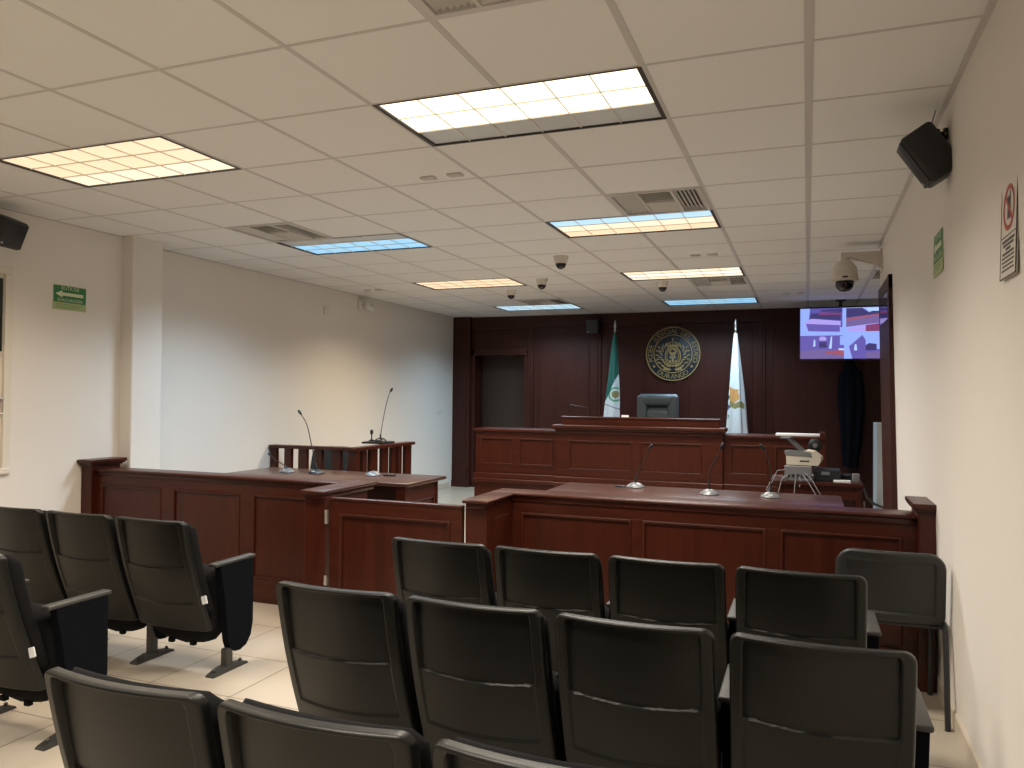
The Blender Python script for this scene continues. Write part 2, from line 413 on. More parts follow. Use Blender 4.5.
lamppow = {(-2, 0): 28, (-6, 0): 18, (-6, 4): 26, (-2, 4): 28, (-6, 8): 24, (-2, 8): 26, (-6, 12): 20, (-2, 12): 22, (-6, -4): 9, (-2, -4): 23, (-2, -8): 22}
for (i, j) in lights_ij:
    x0, x1, y0, y1 = GX+i*T, GX+(i+2)*T, GY+j*T, GY+(j+1)*T
    cx, cy = (x0+x1)/2, (y0+y1)/2
    g = thing('ceiling_light', lab[(i, j)], 'ceiling light', (cx, cy, H), 0, 'recessed ceiling lights')
    a, b_ = T-.004, T/2-.004
    m = MB(); e = .020
    m.box(-a, a, -b_, -b_+e*.5, -.004, .10); m.box(-a, a, b_-e*.5, b_, -.004, .10); m.box(-a, -a+e, -b_+e*.5, b_-e*.5, -.004, .10); m.box(a-e, a, -b_+e*.5, b_-e*.5, -.004, .10)
    m.box(-a, a, -b_, b_, .10, .11)
    m.build('frame', M['trim'], g, smooth=0)
    xi, yi = a-e, b_-e*.5
    for r in range(3):
        c = fixture[(i, j)][r]
        m = MB(); m.box(-xi, xi, -yi+r*2*yi/3, -yi+(r+1)*2*yi/3, .005, .014)
        o = m.build('tube_row', E_[c] if c else M['deadcell'], g, smooth=0)
        if not c: o['label'] = 'unlit grey row'
    m = MB()
    for r in (1, 2): m.box(-xi, xi, -yi+r*2*yi/3-.0022, -yi+r*2*yi/3+.0022, -.001, .008)
    for k in range(1, 6): m.box(-xi+k*2*xi/6-.0022, -xi+k*2*xi/6+.0022, -yi, yi, -.001, .008)
    m.build('louver', M['blade'], g, smooth=0)
    L = bpy.data.lights.new('fixture_lamp', 'AREA'); L.shape = 'RECTANGLE'; L.size, L.size_y = 1.08, .5
    L.energy = lamppow[(i, j)]*1.9; L.color = lampcol[(i, j)]; L.spread = R(140)
    lo = bpy.data.objects.new('fixture_lamp', L); COL.objects.link(lo); lo.location = (cx, cy, H-.014)

# ------------------------------------------------------------------ ceiling vents
vlab = ['square slatted ceiling vent at the top edge of the picture', 'square four-way ceiling vent on the near side of the half blue light', 'square ceiling vent on the near side of the sky blue light',
        'square ceiling vent on the far side of the cream white light', 'square ceiling vent on the near side of the thin pale blue light', 'small ceiling vent in the recess behind the dome camera']
for n, (i, j) in enumerate(vents_ij):
    cx, cy = GX+(i+.5)*T, GY+(j+.5)*T; h = T/2-.006
    g = thing('ceiling_vent', vlab[n], 'vent', (cx, cy, H), 0, 'square ceiling vents')
    m = MB(); e = .028
    m.box(-h, h, -h, -h+e, -.008, .03, .003); m.box(-h, h, h-e, h, -.008, .03, .003); m.box(-h, -h+e, -h+e, h-e, -.008, .03, .003); m.box(h-e, h, -h+e, h-e, -.008, .03, .003)
    w = .105
    m.box(-w-.012, -w+.004, -h+e, h-e, -.006, .02); m.box(w-.004, w+.012, -h+e, h-e, -.006, .02); m.box(-w, w, -.01, .01, -.006, .02)
    m.build('frame', M['grid'], g, smooth=0)
    m = MB(); m.box(-h, h, -h, h, .045, .05); m.build('duct', M['ventdark'], g, smooth=0)
    rt = Matrix.Rotation(R(38), 3, 'Y'); rt2 = Matrix.Rotation(R(-38), 3, 'Y'); rx = Matrix.Rotation(R(40), 3, 'X'); rx2 = Matrix.Rotation(R(-40), 3, 'X')
    for side in range(4):
        m = MB()
        if side in (0, 1):
            for k in range(6):
                x = (-h+e+.014+k*(h-e-w-.01)/6) if side == 0 else (w+.022+k*(h-e-w-.01)/6)
                m.box(x-.014, x+.014, -h+e, h-e, .010, .013, rot=rt2 if side == 0 else rt)
        else:
            for k in range(6):
                y = (-h+e+.018+k*(h-e-.01)/6) if side == 2 else (.03+k*(h-e-.01)/6)
                m.box(-w, w, y-.023, y+.023, .010, .013, rot=rx if side == 2 else rx2)
        m.build('louver_bank', M['louver'], g, smooth=0)

# small plates in pairs and mini dome cameras on the ceiling
for n, (x, y, l) in enumerate([(-2.11, 4.09, 'small ceiling plate beyond the largest light, nearer the window side of its pair'), (-1.93, 4.08, 'small ceiling plate beyond the largest light, second of its pair'),
                  (-.95, 7.11, 'small ceiling plate before the cream white light, first of its pair'), (-.80, 7.11, 'small ceiling plate before the cream white light, second of its pair'),
                  (-5.08, 8.25, 'small ceiling plate by the white wall above the wall camera, first of its pair'), (-4.92, 8.25, 'small ceiling plate by the white wall above the wall camera, second of its pair'),
                  (-.24, 10.0, 'small ceiling plate before the television, first of its pair'), (-.08, 10.02, 'small ceiling plate before the television, nearer the television')]):
    m = MB(); m.box(-.045, .045, -.028, .028, -.014, 0, .004); m.box(-.03, .03, -.015, .015, -.017, -.012, .002)
    tag(m.build('ceiling_plate', M['louver'], loc=(x, y, H)), l, 'ceiling plate', 'small plates on the ceiling')
for x, y, sc_, l in [(-2.13, 6.80, 1.05, 'small white dome camera on the ceiling, largest of the four'), (-2.74, 8.05, 1, 'small white dome camera on the ceiling, between the largest one and the orange light'),
                   (-3.39, 8.80, .95, 'small white dome camera on the ceiling beyond the warm orange light'), (-1.51, 8.62, 1, 'small white dome camera on the ceiling beside the cream white light')]:
    g = thing('ceiling_dome_camera', l, 'camera', (x, y, H), 0, 'small dome cameras on the ceiling'); g.scale = (sc_,)*3
    m = MB(); m.lathe([(.068, 0), (.066, -.012), (.052, -.060), (.050, -.066)]); m.build('housing', M['camgrey'], g)
    m = MB(); m.lathe([(.047, -.062), (.045, -.082), (.032, -.102), (.012, -.112), (.001, -.113)]); m.build('lens_dome', M['bluelens'], g)

# ------------------------------------------------------------------ panelled joinery
def panelled(parent, x0, x1, z0, z1, y, opens, thick, Mx=None, name='body', mat=None, depth=.016, pz0=None, pz1=None):
    """front face at y looking to -Y; opens = [(xa, xb)], panels between pz0 and pz1"""
    wv, wh = mat or M['wood_v'], mat or M['wood_h']
    m = MB(Mx)
    m.box(x0, x1, y+depth, y+thick, z0, z1)
    m.box(x0, x1, y, y+depth+.002, pz1, z1, .002); m.box(x0, x1, y, y+depth+.002, z0, pz0, .002)
    xs = [x0]
    for a, b in opens: xs += [a, b]
    xs.append(x1)
    for a, b in zip(xs[::2], xs[1::2]):
        if b-a > .002: m.box(a, b, y, y+depth+.002, pz0-.001, pz1+.001, .002)
    bo = m.build(name, wh, parent, smooth=0)
    for a, b in opens:
        m = MB(Mx); t = .020
        for q in ((a, b, pz0, pz0+t), (a, b, pz1-t, pz1), (a, a+t, pz0+t*.6, pz1-t*.6), (b-t, b, pz0+t*.6, pz1-t*.6)):
            m.box(q[0], q[1], y-.004, y+depth+.002, q[2], q[3], .007)
        m.box(a+t-.004, b-t+.004, y+depth-.006, y+depth+.004, pz0+t-.004, pz1-t+.004)
        m.build('panel', wv, parent, smooth=0)
    return bo
def cap(parent, x0, x1, y0, y1, z0, z1, Mx=None, mat=None, name='rail_cap', lip=.018):
    m = MB(Mx); m.box(x0, x1, y0, y1, z0+(z1-z0)*.45, z1, .010, seg=3); m.box(x0+lip, x1-lip, y0+lip, y1-lip, z0-.012, z0+(z1-z0)*.5, .006)
    return m.build(name, mat or M['wood_h'], parent, smooth=40)
TURN = lambda x, y: Matrix.Translation((x, y, 0)) @ Matrix.Rotation(R(-90), 4, 'Z')   # local +x -> world -Y, local -Y face -> world -X
TURNP = lambda x, y: Matrix.Translation((x, y, 0)) @ Matrix.Rotation(R(90), 4, 'Z')  # local +x -> world +Y, local -Y face -> world +X

YBAR = 4.52
# left railing
g = thing('courtroom_railing', 'dark wood courtroom railing with three sunken panels ending in a post at the window wall', 'railing', (0, 0, 0), 0, 'railings between the public and the court')
panelled(g, -5.24, -3.0, .10, .845, YBAR, [(-5.17, -4.555), (-4.445, -3.82), (-3.71, -3.21)], .12, pz0=.165, pz1=.765)
m = MB(); m.box(-5.24, -2.99, YBAR-.012, YBAR+.13, 0, .105, .006); m.box(-5.24, -2.99, YBAR-.008, YBAR+.05, .10, .125, .006); m.build('plinth', M['wood_h'], g, smooth=0)
cap(g, -5.24, -2.98, YBAR-.03, YBAR+.16, .845, .885)
m = MB(); m.box(-5.325, -5.215, 4.47, 4.74, 0, .90, .004); po = m.build('post', M['wood_v'], g, smooth=0)
m = MB()
for k, (e, z0, z1) in enumerate(((.0, .895, .908), (.012, .905, .920), (.026, .917, .932), (.036, .930, .955))): m.box(max(-5.333, -5.325-e), -5.215+e, 4.47-e, 4.74+e, z0, z1, .004)
m.build('post_cap', M['wood_h'], po, smooth=0)
# return to the gate
panelled(g, -(YBAR+.1), -4.11, .10, .845, 0, [(-4.55, -4.22)], .11, Mx=TURN(-2.935, 0) , name='side_body', pz0=.165, pz1=.765)
m = MB(); m.box(-2.945, -2.80, 4.10, 4.62, 0, .105, .006); m.build('plinth', M['wood_y'], g, smooth=0)
m = MB(); m.box(-2.955, -2.80, 4.09, 4.22, 0, .845, .005); m.build('gate_post', M['wood_v'], g, smooth=0)
cap(g, -2.965, -2.785, 4.05, 4.69, .845, .885, mat=M['wood_y'])
# gate
g = thing('swing_gate', 'low dark wood swing gate with one large sunken panel between the railings', 'gate', (0, 0, 0))
panelled(g, -2.775, -1.87, .14, .825, 4.10, [(-2.705, -1.945)], .035, name='gate_leaf', pz0=.22, pz1=.75)
m = MB(); m.box(-2.775, -1.87, 4.095, 4.14, .825, .843, .005); m.build('top_rail', M['wood_h'], g, smooth=0)
for zz in (.68, .30):
    m = MB(); m.box(-2.803, -2.778, 4.083, 4.098, zz, zz+.085 if zz > .5 else zz+.06, .004); m.tube([(-2.787, 4.083, zz), (-2.787, 4.083, zz+(.085 if zz > .5 else .06))], .007); m.build('hinge', M['metal'], g)
# right railing
g = thing('courtroom_railing', 'dark wood courtroom railing with three sunken panels ending in a post by the loose chair', 'railing', (0, 0, 0), 0, 'railings between the public and the court')
panelled(g, -1.72, .55, .10, .845, YBAR, [(-1.665, -.965), (-.905, -.21), (-.14, .47)], .12, pz0=.165, pz1=.765)
m = MB(); m.box(-1.72, .55, YBAR-.012, YBAR+.13, 0, .105, .006); m.box(-1.72, .55, YBAR-.008, YBAR+.05, .10, .125, .006); m.build('plinth', M['wood_h'], g, smooth=0)
cap(g, -1.858, .55, YBAR-.03, YBAR+.18, .845, .885)
m = MB(); m.box(.535, .612, 4.44, 4.74, 0, .90, .004); po = m.build('post', M['wood_v'], g, smooth=0)
m = MB()
for e, z0, z1 in ((.0, .895, .908), (.010, .905, .920), (.022, .917, .932), (.030, .930, .955)): m.box(.535-e, .612, 4.44-e, 4.74+e, z0, z1, .004)
m.build('post_cap', M['wood_h'], po, smooth=0)
panelled(g, -4.52, -4.12, .10, .845, 0, [(-4.46, -4.20)], .11, Mx=TURN(-1.83, 0), name='side_body', pz0=.165, pz1=.765)
m = MB(); m.box(-1.85, -1.715, 4.10, 4.64, 0, .845, .004); m.build('gate_post', M['wood_v'], g, smooth=0)
m = MB(); m.box(-1.72, -1.712, 4.22, 4.46, .165, .765, .003); m.build('side_panel', M['wood_v'], g, smooth=0)
cap(g, -1.858, -1.695, 4.06, 4.495, .845, .885, mat=M['wood_y'])

# ------------------------------------------------------------------ counsel tables
def table(name, label, x0, x1, y0, y1, h, legs, group, apron=True):
    g = thing(name, label, 'table', (0, 0, 0), 0, group)
    m = MB(); m.box(x0, x1, y0, y1, h-.03, h, .008, seg=3); m.build('table_top', M['wood_top'], g, smooth=40)
    m = MB(); m.box(x0+.05, x1-.05, y1-.10, y1-.07, .08, h-.03, .003); m.build('modesty_panel', M['wood_h'], g, smooth=0)
    for lx, s in legs:
        if s > 0: panelled(g, y0+.05, y1-.05, .0, h-.03, 0, [(y0+.12, y1-.12)], .09, Mx=TURNP(lx, 0), name='side_panel', pz0=.12, pz1=h-.16)
        else: panelled(g, -(y1-.05), -(y0+.05), .0, h-.03, 0, [(-(y1-.12), -(y0+.12))], .05, Mx=TURN(lx, 0), name='side_panel', pz0=.12, pz1=h-.16)
    if apron: m = MB(); m.box(x0+.08, x1-.08, y0+.06, y0+.085, h-.13, h-.03, .003); m.build('apron', M['wood_h'], g, smooth=0)
    return g
table('counsel_table', 'dark wood counsel table with three microphones in front of the slatted witness stand', -4.99, -3.06, 5.65, 6.36, .755, [(-3.12, 1), (-4.95, -1)], 'tables for counsel', False)
table('counsel_table', 'dark wood counsel table with glossy top behind the railing before the judge bench', -1.90, .24, 5.62, 6.36, .755, [(.18, 1), (-1.84, -1)], 'tables for counsel')
# side table with equipment
g = thing('side_table', 'small dark wood table carrying the beige scanner and cables', 'table', (0, 0, 0))
m = MB(); m.box(-.28, .46, 7.36, 7.96, .72, .75, .006); m.build('table_top', M['wood_h'], g, smooth=0)
m = MB(); m.box(-.24, .42, 7.40, 7.43, .60, .72, .003); m.build('apron', M['wood_h'], g, smooth=0)
m = MB(); m.box(-.24, .30, 7.86, 7.88, .1, .72, .003); m.build('back_panel', M['wood_h'], g, smooth=0)
for x, y in ((-.25, 7.39), (.40, 7.39), (-.25, 7.90), (.40, 7.90)):
    m = MB(); m.box(x, x+.04, y, y+.04, 0, .72, .003); m.build('leg', M['wood_v'], g, smooth=0)

# ------------------------------------------------------------------ judge bench and platform
m = MB(); m.box(-3.90, .20, 9.55, YF-.05, 0, .34, .004)
struct(m.build('floor_platform', M['wood_h'], smooth=0))
YJ = 9.0
g = thing('judge_bench', 'long dark wood judge bench with raised centre below the round seal', 'judge bench', (0, 0, 0))
def wing(x0, x1, opens):
    panelled(g, x0, x1, .52, 1.04, YJ+.05, opens, .06, name='wing_front', pz0=.625, pz1=.965)
    m = MB(); m.box(x0-.012, x1, YJ+.02, YJ+.12, .44, .52, .012, seg=3); m.box(x0-.022, x1, YJ+.0, YJ+.12, .40, .45, .012, seg=3)
    m.box(x0-.005, x1, YJ+.03, YJ+.12, 0, .41, .003); m.build('wing_base', M['wood_h'], g, smooth=0)
    m = MB(); m.box(x0-.02, x1+.0, YJ+.025, YJ+.52, 1.04, 1.075, .010, seg=3); m.build('wing_top', M['wood_h'], g, smooth=0)
wing(-3.95, -2.86, [(-3.88, -3.44), (-3.36, -2.915)])
wing(-.89, .19, [(-.81, -.41), (-.335, .12)])
panelled(g, -2.86, -.89, .52, 1.06, YJ, [(-2.70, -1.92), (-1.83, -1.12)], .10, name='centre_front', pz0=.605, pz1=.965)
m = MB(); m.box(-2.87, -.88, YJ-.03, YJ+.12, .44, .52, .012, seg=3); m.box(-2.88, -.87, YJ-.05, YJ+.12, .40, .45, .012, seg=3); m.box(-2.87, -.88, YJ-.02, YJ+.12, 0, .41, .003)
m.build('centre_base', M['wood_h'], g, smooth=0)
m = MB()
m.box(-2.87, -.88, YJ-.01, YJ+.12, 1.05, 1.085, .010, seg=3); m.box(-2.885, -.865, YJ-.035, YJ+.12, 1.085, 1.105, .008)
m.box(-2.90, -.85, YJ-.055, YJ+.20, 1.105, 1.150, .014, seg=3)
m.build('centre_cornice', M['wood_h'], g, smooth=40)
m = MB(); m.box(-2.79, -.93, YJ+.02, YJ+.08, 1.15, 1.235, .006); m.box(-2.80, -.92, YJ+.01, YJ+.11, 1.225, 1.25, .008); m.build('centre_upstand', M['wood_h'], g, smooth=0)
m = MB(); m.box(-2.80, -.92, YJ+.12, YJ+.75, 1.07, 1.10, .006); m.build('desk_top', M['wood_h'], g, smooth=0)
for x in (-3.94, -2.84, -.94, .15):
    m = MB(); m.box(x, x+.03, YJ+.1, YJ+.52, 0, 1.05, .003); m.build('end_panel', M['wood_v'], g, smooth=0)
m = MB(); m.box(.13, .19, YJ+.03, YJ+.50, 1.075, 1.12, .006); m.build('end_block', M['wood_h'], g, smooth=0)

# ------------------------------------------------------------------ witness stand
g = thing('witness_stand', 'slatted dark wood witness stand with open uprights beside the white wall', 'witness stand', (0, 0, 0))
zt = .935
m = MB(); m.box(-5.45, -4.35, 6.88, 7.00, zt-.035, zt, .006); m.build('front_rail', M['wood_h'], g, smooth=0)
m = MB(); m.box(-4.47, -4.35, 7.0, 8.18, zt-.035, zt, .006); m.build('side_rail', M['wood_y'], g, smooth=0)
m = MB(); m.box(-5.44, -4.36, 6.895, 6.985, .10, .16, .004); m.box(-4.46, -4.36, 6.895, 8.16, .10, .16, .004); m.build('bottom_rail', M['wood_h'], g, smooth=0)
for x0, x1 in ((-5.45, -5.365), (-5.265, -5.175), (-5.085, -4.975), (-4.87, -4.785), (-4.665, -4.555), (-4.465, -4.36)):
    m = MB(); m.box(x0, x1, 6.91, 6.955 if x1 < -4.4 else 6.98, 0, zt-.035, .004); m.build('upright', M['wood_v'], g, smooth=0)
for y0, y1 in ((7.08, 7.17), (7.24, 7.39), (7.49, 7.62), (7.70, 7.79), (7.85, 7.93), (8.02, 8.16)):
    m = MB(); m.box(-4.435, -4.39, y0, y1, 0, zt-.035, .004); m.build('upright', M['wood_v'], g, smooth=0)
m = MB(); m.box(-4.70, -4.43, 7.55, 7.83, zt-.0, zt+.022, .004); m.build('shelf_board', M['black'], g, smooth=0)

# ------------------------------------------------------------------ microphones
def mic(label, loc, path, base='grey', group='gooseneck microphones', rz=0):
    g = thing('gooseneck_microphone', label, 'microphone', loc, rz, group)
    m = MB()
    m.lathe([(.062, 0), (.064, .008), (.055, .020), (.034, .034), (.016, .040)], n=24)
    for v in m.bm.verts: v.co.x *= 1.15; v.co.z *= 1+.25*v.co.y/.06
    m.build('base', M['micgrey'] if base == 'grey' else M['black'], g, smooth=50)
    m = MB(); m.box(-.016, .016, -.052, -.036, .018, .024, .002, rot=Matrix.Rotation(R(35), 3, 'X')); m.build('button', M['cable'], g, smooth=0)
    if path:
        m = MB(); pts = [Vector(p) for p in path]
        # smooth the path
        sm = []
        for i in range(len(pts)-1):
            p0, p1, p2, p3 = pts[max(i-1, 0)], pts[i], pts[i+1], pts[min(i+2, len(pts)-1)]
            for k in range(6):
                t = k/6; sm.append(.5*((2*p1)+(-p0+p2)*t+(2*p0-5*p1+4*p2-p3)*t*t+(-p0+3*p1-3*p2+p3)*t**3))
        sm.append(pts[-1])
        m.tube(sm, [.009 if k < 5 else .0042 for k in range(len(sm))], 8); m.build('gooseneck', M['black'], g)
        d = (sm[-1]-sm[-3]).normalized(); q = Vector((0, 0, 1)).rotation_difference(d).to_matrix()
        m = MB(); m.lathe([(.005, -.008), (.011, 0), (.013, .018), (.011, .038), (.005, .046)], sm[-1], 12, rot=q); m.build('capsule', M['black'], g)
    return g
tz = .755
mic('grey table microphone lying low, its stem pointing to the white wall', (-4.53, 5.99, tz), [(0, 0, .04), (-.05, .01, .07), (-.17, .05, .105), (-.27, .10, .145)])
mic('table microphone with black base and tall bent stem on the counsel table', (-4.23, 6.02, tz), [(0, .01, .04), (-.02, .01, .12), (-.07, .01, .30), (-.115, .01, .45), (-.175, .0, .545)], 'black')
mic('grey microphone base without a stem at the open end of the counsel table', (-3.67, 6.09, tz), None)
m = MB(); m.box(-.05, .05, -.03, .03, 0, .014, .004); tag(m.build('table_socket', M['black'], loc=(-3.52, 6.13, tz)), 'small dark socket plate at the open end of the counsel table', 'socket')
mic('grey table microphone nearest the swing gate on the glossy table', (-1.30, 6.22, tz), [(0, .01, .04), (.01, .01, .10), (.06, .01, .20), (.115, .0, .315)])
mic('grey table microphone in the middle of the glossy table', (-.69, 6.0, tz), [(0, .01, .04), (-.002, .01, .13), (.01, .01, .20), (.06, .0, .30), (.085, .0, .355)])
mic('grey table microphone nearest the scanner on the glossy table', (-.25, 6.02, tz), [(0, .01, .04), (.0, .01, .13), (-.005, .01, .23), (-.03, .0, .32), (-.05, -.01, .355)])
m = MB(); m.box(-.04, .04, -.025, .025, 0, .012, .004); tag(m.build('table_socket', M['black'], loc=(-1.42, 6.2, tz)), 'small black socket plate beside the microphone nearest the gate', 'socket')
mic('black microphone with long straight stem on the witness stand rail', (-4.545, 7.70, zt+.022), [(0, 0, .03), (.01, 0, .12), (.06, 0, .38), (.105, 0, .53), (.125, 0, .57)], 'black')
g = thing('clip_microphone', 'short black microphone beside the long one on the witness stand', 'microphone', (-4.66, 7.70, zt+.022))
m = MB(); m.lathe([(.03, 0), (.03, .012), (.008, .02), (.007, .08)], n=14); m.build('stand', M['black'], g)
m = MB(); m.lathe([(.010, .075), (.018, .085), (.018, .12), (.010, .13)], n=12); m.build('capsule', M['black'], g)
mic('thin black microphone on the raised judge bench beside the green flag', (-2.60, YJ+.42, 1.10), [(0, 0, .04), (.0, 0, .10), (.03, 0, .22), (-.02, 0, .26), (-.16, 0, .275)], 'black')

# ------------------------------------------------------------------ auditorium seats
def smooth01(a, b, x):
    t = max(0, min(1, (x-a)/(b-a))); return t*t*(3-2*t)
ZB, ZT, RC = .225, .832, .032
def hw(z):
    w = .240 - .006*(z-ZB)/(ZT-ZB)
    if z > ZT-RC: w -= RC - math.sqrt(max(0, RC*RC-(z-(ZT-RC))**2))
    if z < ZB+.02: w -= .02 - math.sqrt(max(0, .0004-(ZB+.02-z)**2))
    return max(w, .02)
def back_y(x, z):
    s = (z-ZB)/(ZT-ZB)
    y = -.055+.190*(1-s)**1.08 + .030*(x/.23)**2
    y -= .012*math.sin(math.pi*min(1, max(0, (s-.05)/.9)))          # slight belly
    return y
def rear_y(x, z):
    de, dt, db = hw(z)-abs(x), ZT-z, z-ZB
    y = back_y(x, z)
    c1, c2 = ZB+.57*(ZT-ZB)+.012*(x/.2)**2, ZB+.25*(ZT-ZB)+.012*(x/.2)**2
    side = smooth01(.034, .042, de); top = smooth01(.010, .019, dt)
    inset = side*top
    d = 0
    if z > c1: d = .020*smooth01(c1-.001, c1+.004, z) * (.55+.45*(z-c1)/(ZT-c1)) + .004
    if z <= c1: d = .006
    d = d if z > c1 else .0065
    d *= smooth01(c2-.004, c2+.004, z)
    y += d*inset
    e = min(de, dt*1.0, db)
    if e < .010: y += .012*(1-math.sqrt(max(0, 1-(1-e/.010)**2)))
    return y
def lin(a, b, n): return [a+(b-a)*k/(n-1) for k in range(n)]
def make_seat(label, group):
    g = thing('auditorium_seat', label, 'seat', (0, 0, 0), 0, group)
    # rear shell
    us = sorted(set([round(v, 4) for v in lin(-1, -.93, 7)+lin(-.93, -.78, 12)+lin(-.78, .78, 17)+lin(.78, .93, 12)+lin(.93, 1, 7)]))
    h = ZT-ZB
    zs = sorted(set([round(v, 4) for v in lin(ZB, ZB+.02, 6)+lin(ZB+.02, ZB+.22*h, 4)+lin(ZB+.22*h, ZB+.30*h, 14)+lin(ZB+.30*h, ZB+.54*h, 6)+lin(ZB+.54*h, ZB+.63*h, 16)+lin(ZB+.63*h, ZT-.06, 6)+lin(ZT-.06, ZT-.024, 5)+lin(ZT-.024, ZT, 20)]))
    m = MB()
    V = m.grid(lambda i, j: (us[i]*hw(zs[j]), rear_y(us[i]*hw(zs[j]), zs[j]), zs[j]), len(us), len(zs))
    W = m.grid(lambda i, j: (us[i]*hw(zs[j]), back_y(us[i]*hw(zs[j]), zs[j])+.030, zs[j]), len(us), len(zs))
    nu, nv = len(us), len(zs)
    for j in range(nv-1):
        m.bm.faces.new((V[j][0], V[j+1][0], W[j+1][0], W[j][0])); m.bm.faces.new((V[j][nu-1], W[j][nu-1], W[j+1][nu-1], V[j+1][nu-1]))
    for i in range(nu-1):
        m.bm.faces.new((V[0][i], W[0][i], W[0][i+1], V[0][i+1])); m.bm.faces.new((V[nv-1][i], V[nv-1][i+1], W[nv-1][i+1], W[nv-1][i]))
    m.build('backrest', M['plastic'], g, smooth=50)
    # front upholstery of the back
    m = MB(); n = 14
    for dy0, in ((0,),):
        zz = lin(.30, .817, 16)
        def fr(i, j):
            a = i*2*math.pi/28; z = zz[j]
            w = min(hw(min(z, ZT-.006)), .236)-.004; ed = min(1, (zz[-1]-z)/.04, (z-zz[0])/.04); ed = math.sqrt(max(.02, 1-(1-ed)**2))
            cx_, sx_ = math.cos(a), math.sin(a)
            x = w*math.copysign(abs(cx_)**.35, cx_)*(.9+.1*ed)
            return (x, back_y(x, min(z, ZT))+.070+.044*ed*math.copysign(abs(sx_)**.6, sx_), z)
        V = m.grid(fr, 28, 16, closed_u=True); m.bm.faces.new(V[0][::-1]); m.bm.faces.new(V[-1])
    m.build('back_cushion', M['fabric'], g, smooth=60)
    # tipped-up seat
    m = MB()
    def st(i, j):
        a = i*2*math.pi/28; t = j/11; z = .118+.43*t
        ed = math.sqrt(max(.03, 1-(1-min(1, t/.22, (1-t)/.12))**2)); cx_, sx_ = math.cos(a), math.sin(a)
        x = .228*math.copysign(abs(cx_)**.3, cx_)*(.80+.20*ed); z += .05*(x/.218)**2*(1-t)
        return (x, .272+.080*ed*math.copysign(abs(sx_)**.6, sx_), z)
    V = m.grid(st, 28, 12, closed_u=True); m.bm.faces.new(V[0][::-1]); m.bm.faces.new(V[-1])
    m.build('seat_cushion', M['fabric'], g, smooth=60)
    for x in (-.09, .06): m = MB(); m.box(x-.016, x+.016, .235, .26, .114, .14, .004); m.build('seat_stop', M['fabric'], g, smooth=0)
    standard(g, -.254)
    return g
def standard(g, x):
    m = MB(); m.prism([(.190, .572), (.448, .572), (.450, .22), (.435, .15), (.400, .105), (.35, .088), (.31, .092), (.275, .115), (.258, .16), (.225, .40)], x-.021, x+.021, 'x')
    m.build('side_panel', M['carpet'], g, smooth=0)
    m = MB(); m.box(x-.027, x+.027, .150, .465, .571, .590, .008, seg=3); m.build('armrest', M['armpad'], g, smooth=50)
    m = MB(); m.box(x-.020, x+.020, .245, .295, .012, .30 if x < 0 else .12, .006); m.build('leg', M['steel'], g, smooth=0)
    m = MB(); m.prism([(.140, 0), (.41, 0), (.40, .012), (.315, .026), (.235, .030), (.205, .024), (.15, .010)], x-.028, x+.028, 'x')
    for y in (.178, .375): m.lathe([(.009, .0), (.009, .030), (.004, .034)], (x, y, 0), 8)
    m.build('foot_plate', M['steel'], g, smooth=0)
def end_standard(g): standard(g, .268)
def white_tag(g):
    m = MB(); m.box(.240, .276, .105, .111, .390, .432, .003, rot=Matrix.Rotation(R(-18), 3, 'Y')); m.build('paper_tag', M['label'], g, smooth=0)
P = .508
s0 = make_seat('seat', 'rows of black auditorium seats')
first = [True]
def put(x, y, label, end=False, tg=False):
    if first[0]:
        o = s0; o.location = (x, y, 0); o['label'] = label; first[0] = False
    else: o = dup(s0, (x, y, 0), 0, label)
    todo.append((o, end, tg)); return o
todo = []
ord4 = ['first', 'second', 'third', 'fourth']
L1x = -3.172
for k, l in ((2, 'black auditorium seat in the window-side row, half cut off by the picture edge'), (1, 'black auditorium seat in the row before the panelled railing, middle of its three'), (0, 'black auditorium seat with end armrest and white tag, before the panelled railing')):
    put(L1x-k*P, 3.08, l, k == 0, k == 0)
put(L1x-.055, 2.17, 'black auditorium seat with end armrest and white tag, cut off by the picture edge', True, True)
R1 = ['black auditorium seat in front of the swing gate, aisle end of the front row', 'black auditorium seat behind the railing corner, second of the front row', 'black auditorium seat third of the front row behind the railing', 'black auditorium seat beside the loose chair, with armrest at the front row end']
R2 = ['black auditorium seat at the aisle end of the middle row, beside open floor tiles', 'black auditorium seat second from the aisle in the middle row', 'black auditorium seat third from the aisle in the middle row', 'large black auditorium seat at the wall end of the middle row']
R3 = ['nearest-row black auditorium seat at the aisle end, in the bottom corner of the picture', 'nearest-row black auditorium seat with only its upper back showing, second from the aisle', 'black auditorium seat of which only the top edge shows, bottom of the picture']
for k, l in enumerate(R1): put(-1.549+k*P, 3.14, l, k == 3)
for k, l in enumerate(R2): put(-1.494+k*(P+.001), 2.245, l, k == 3)
for k, l in enumerate(R3): put(-1.445+k*P, 1.335, l)
for o, end, tg in todo:
    if end: end_standard(o)
    if tg: white_tag(o)

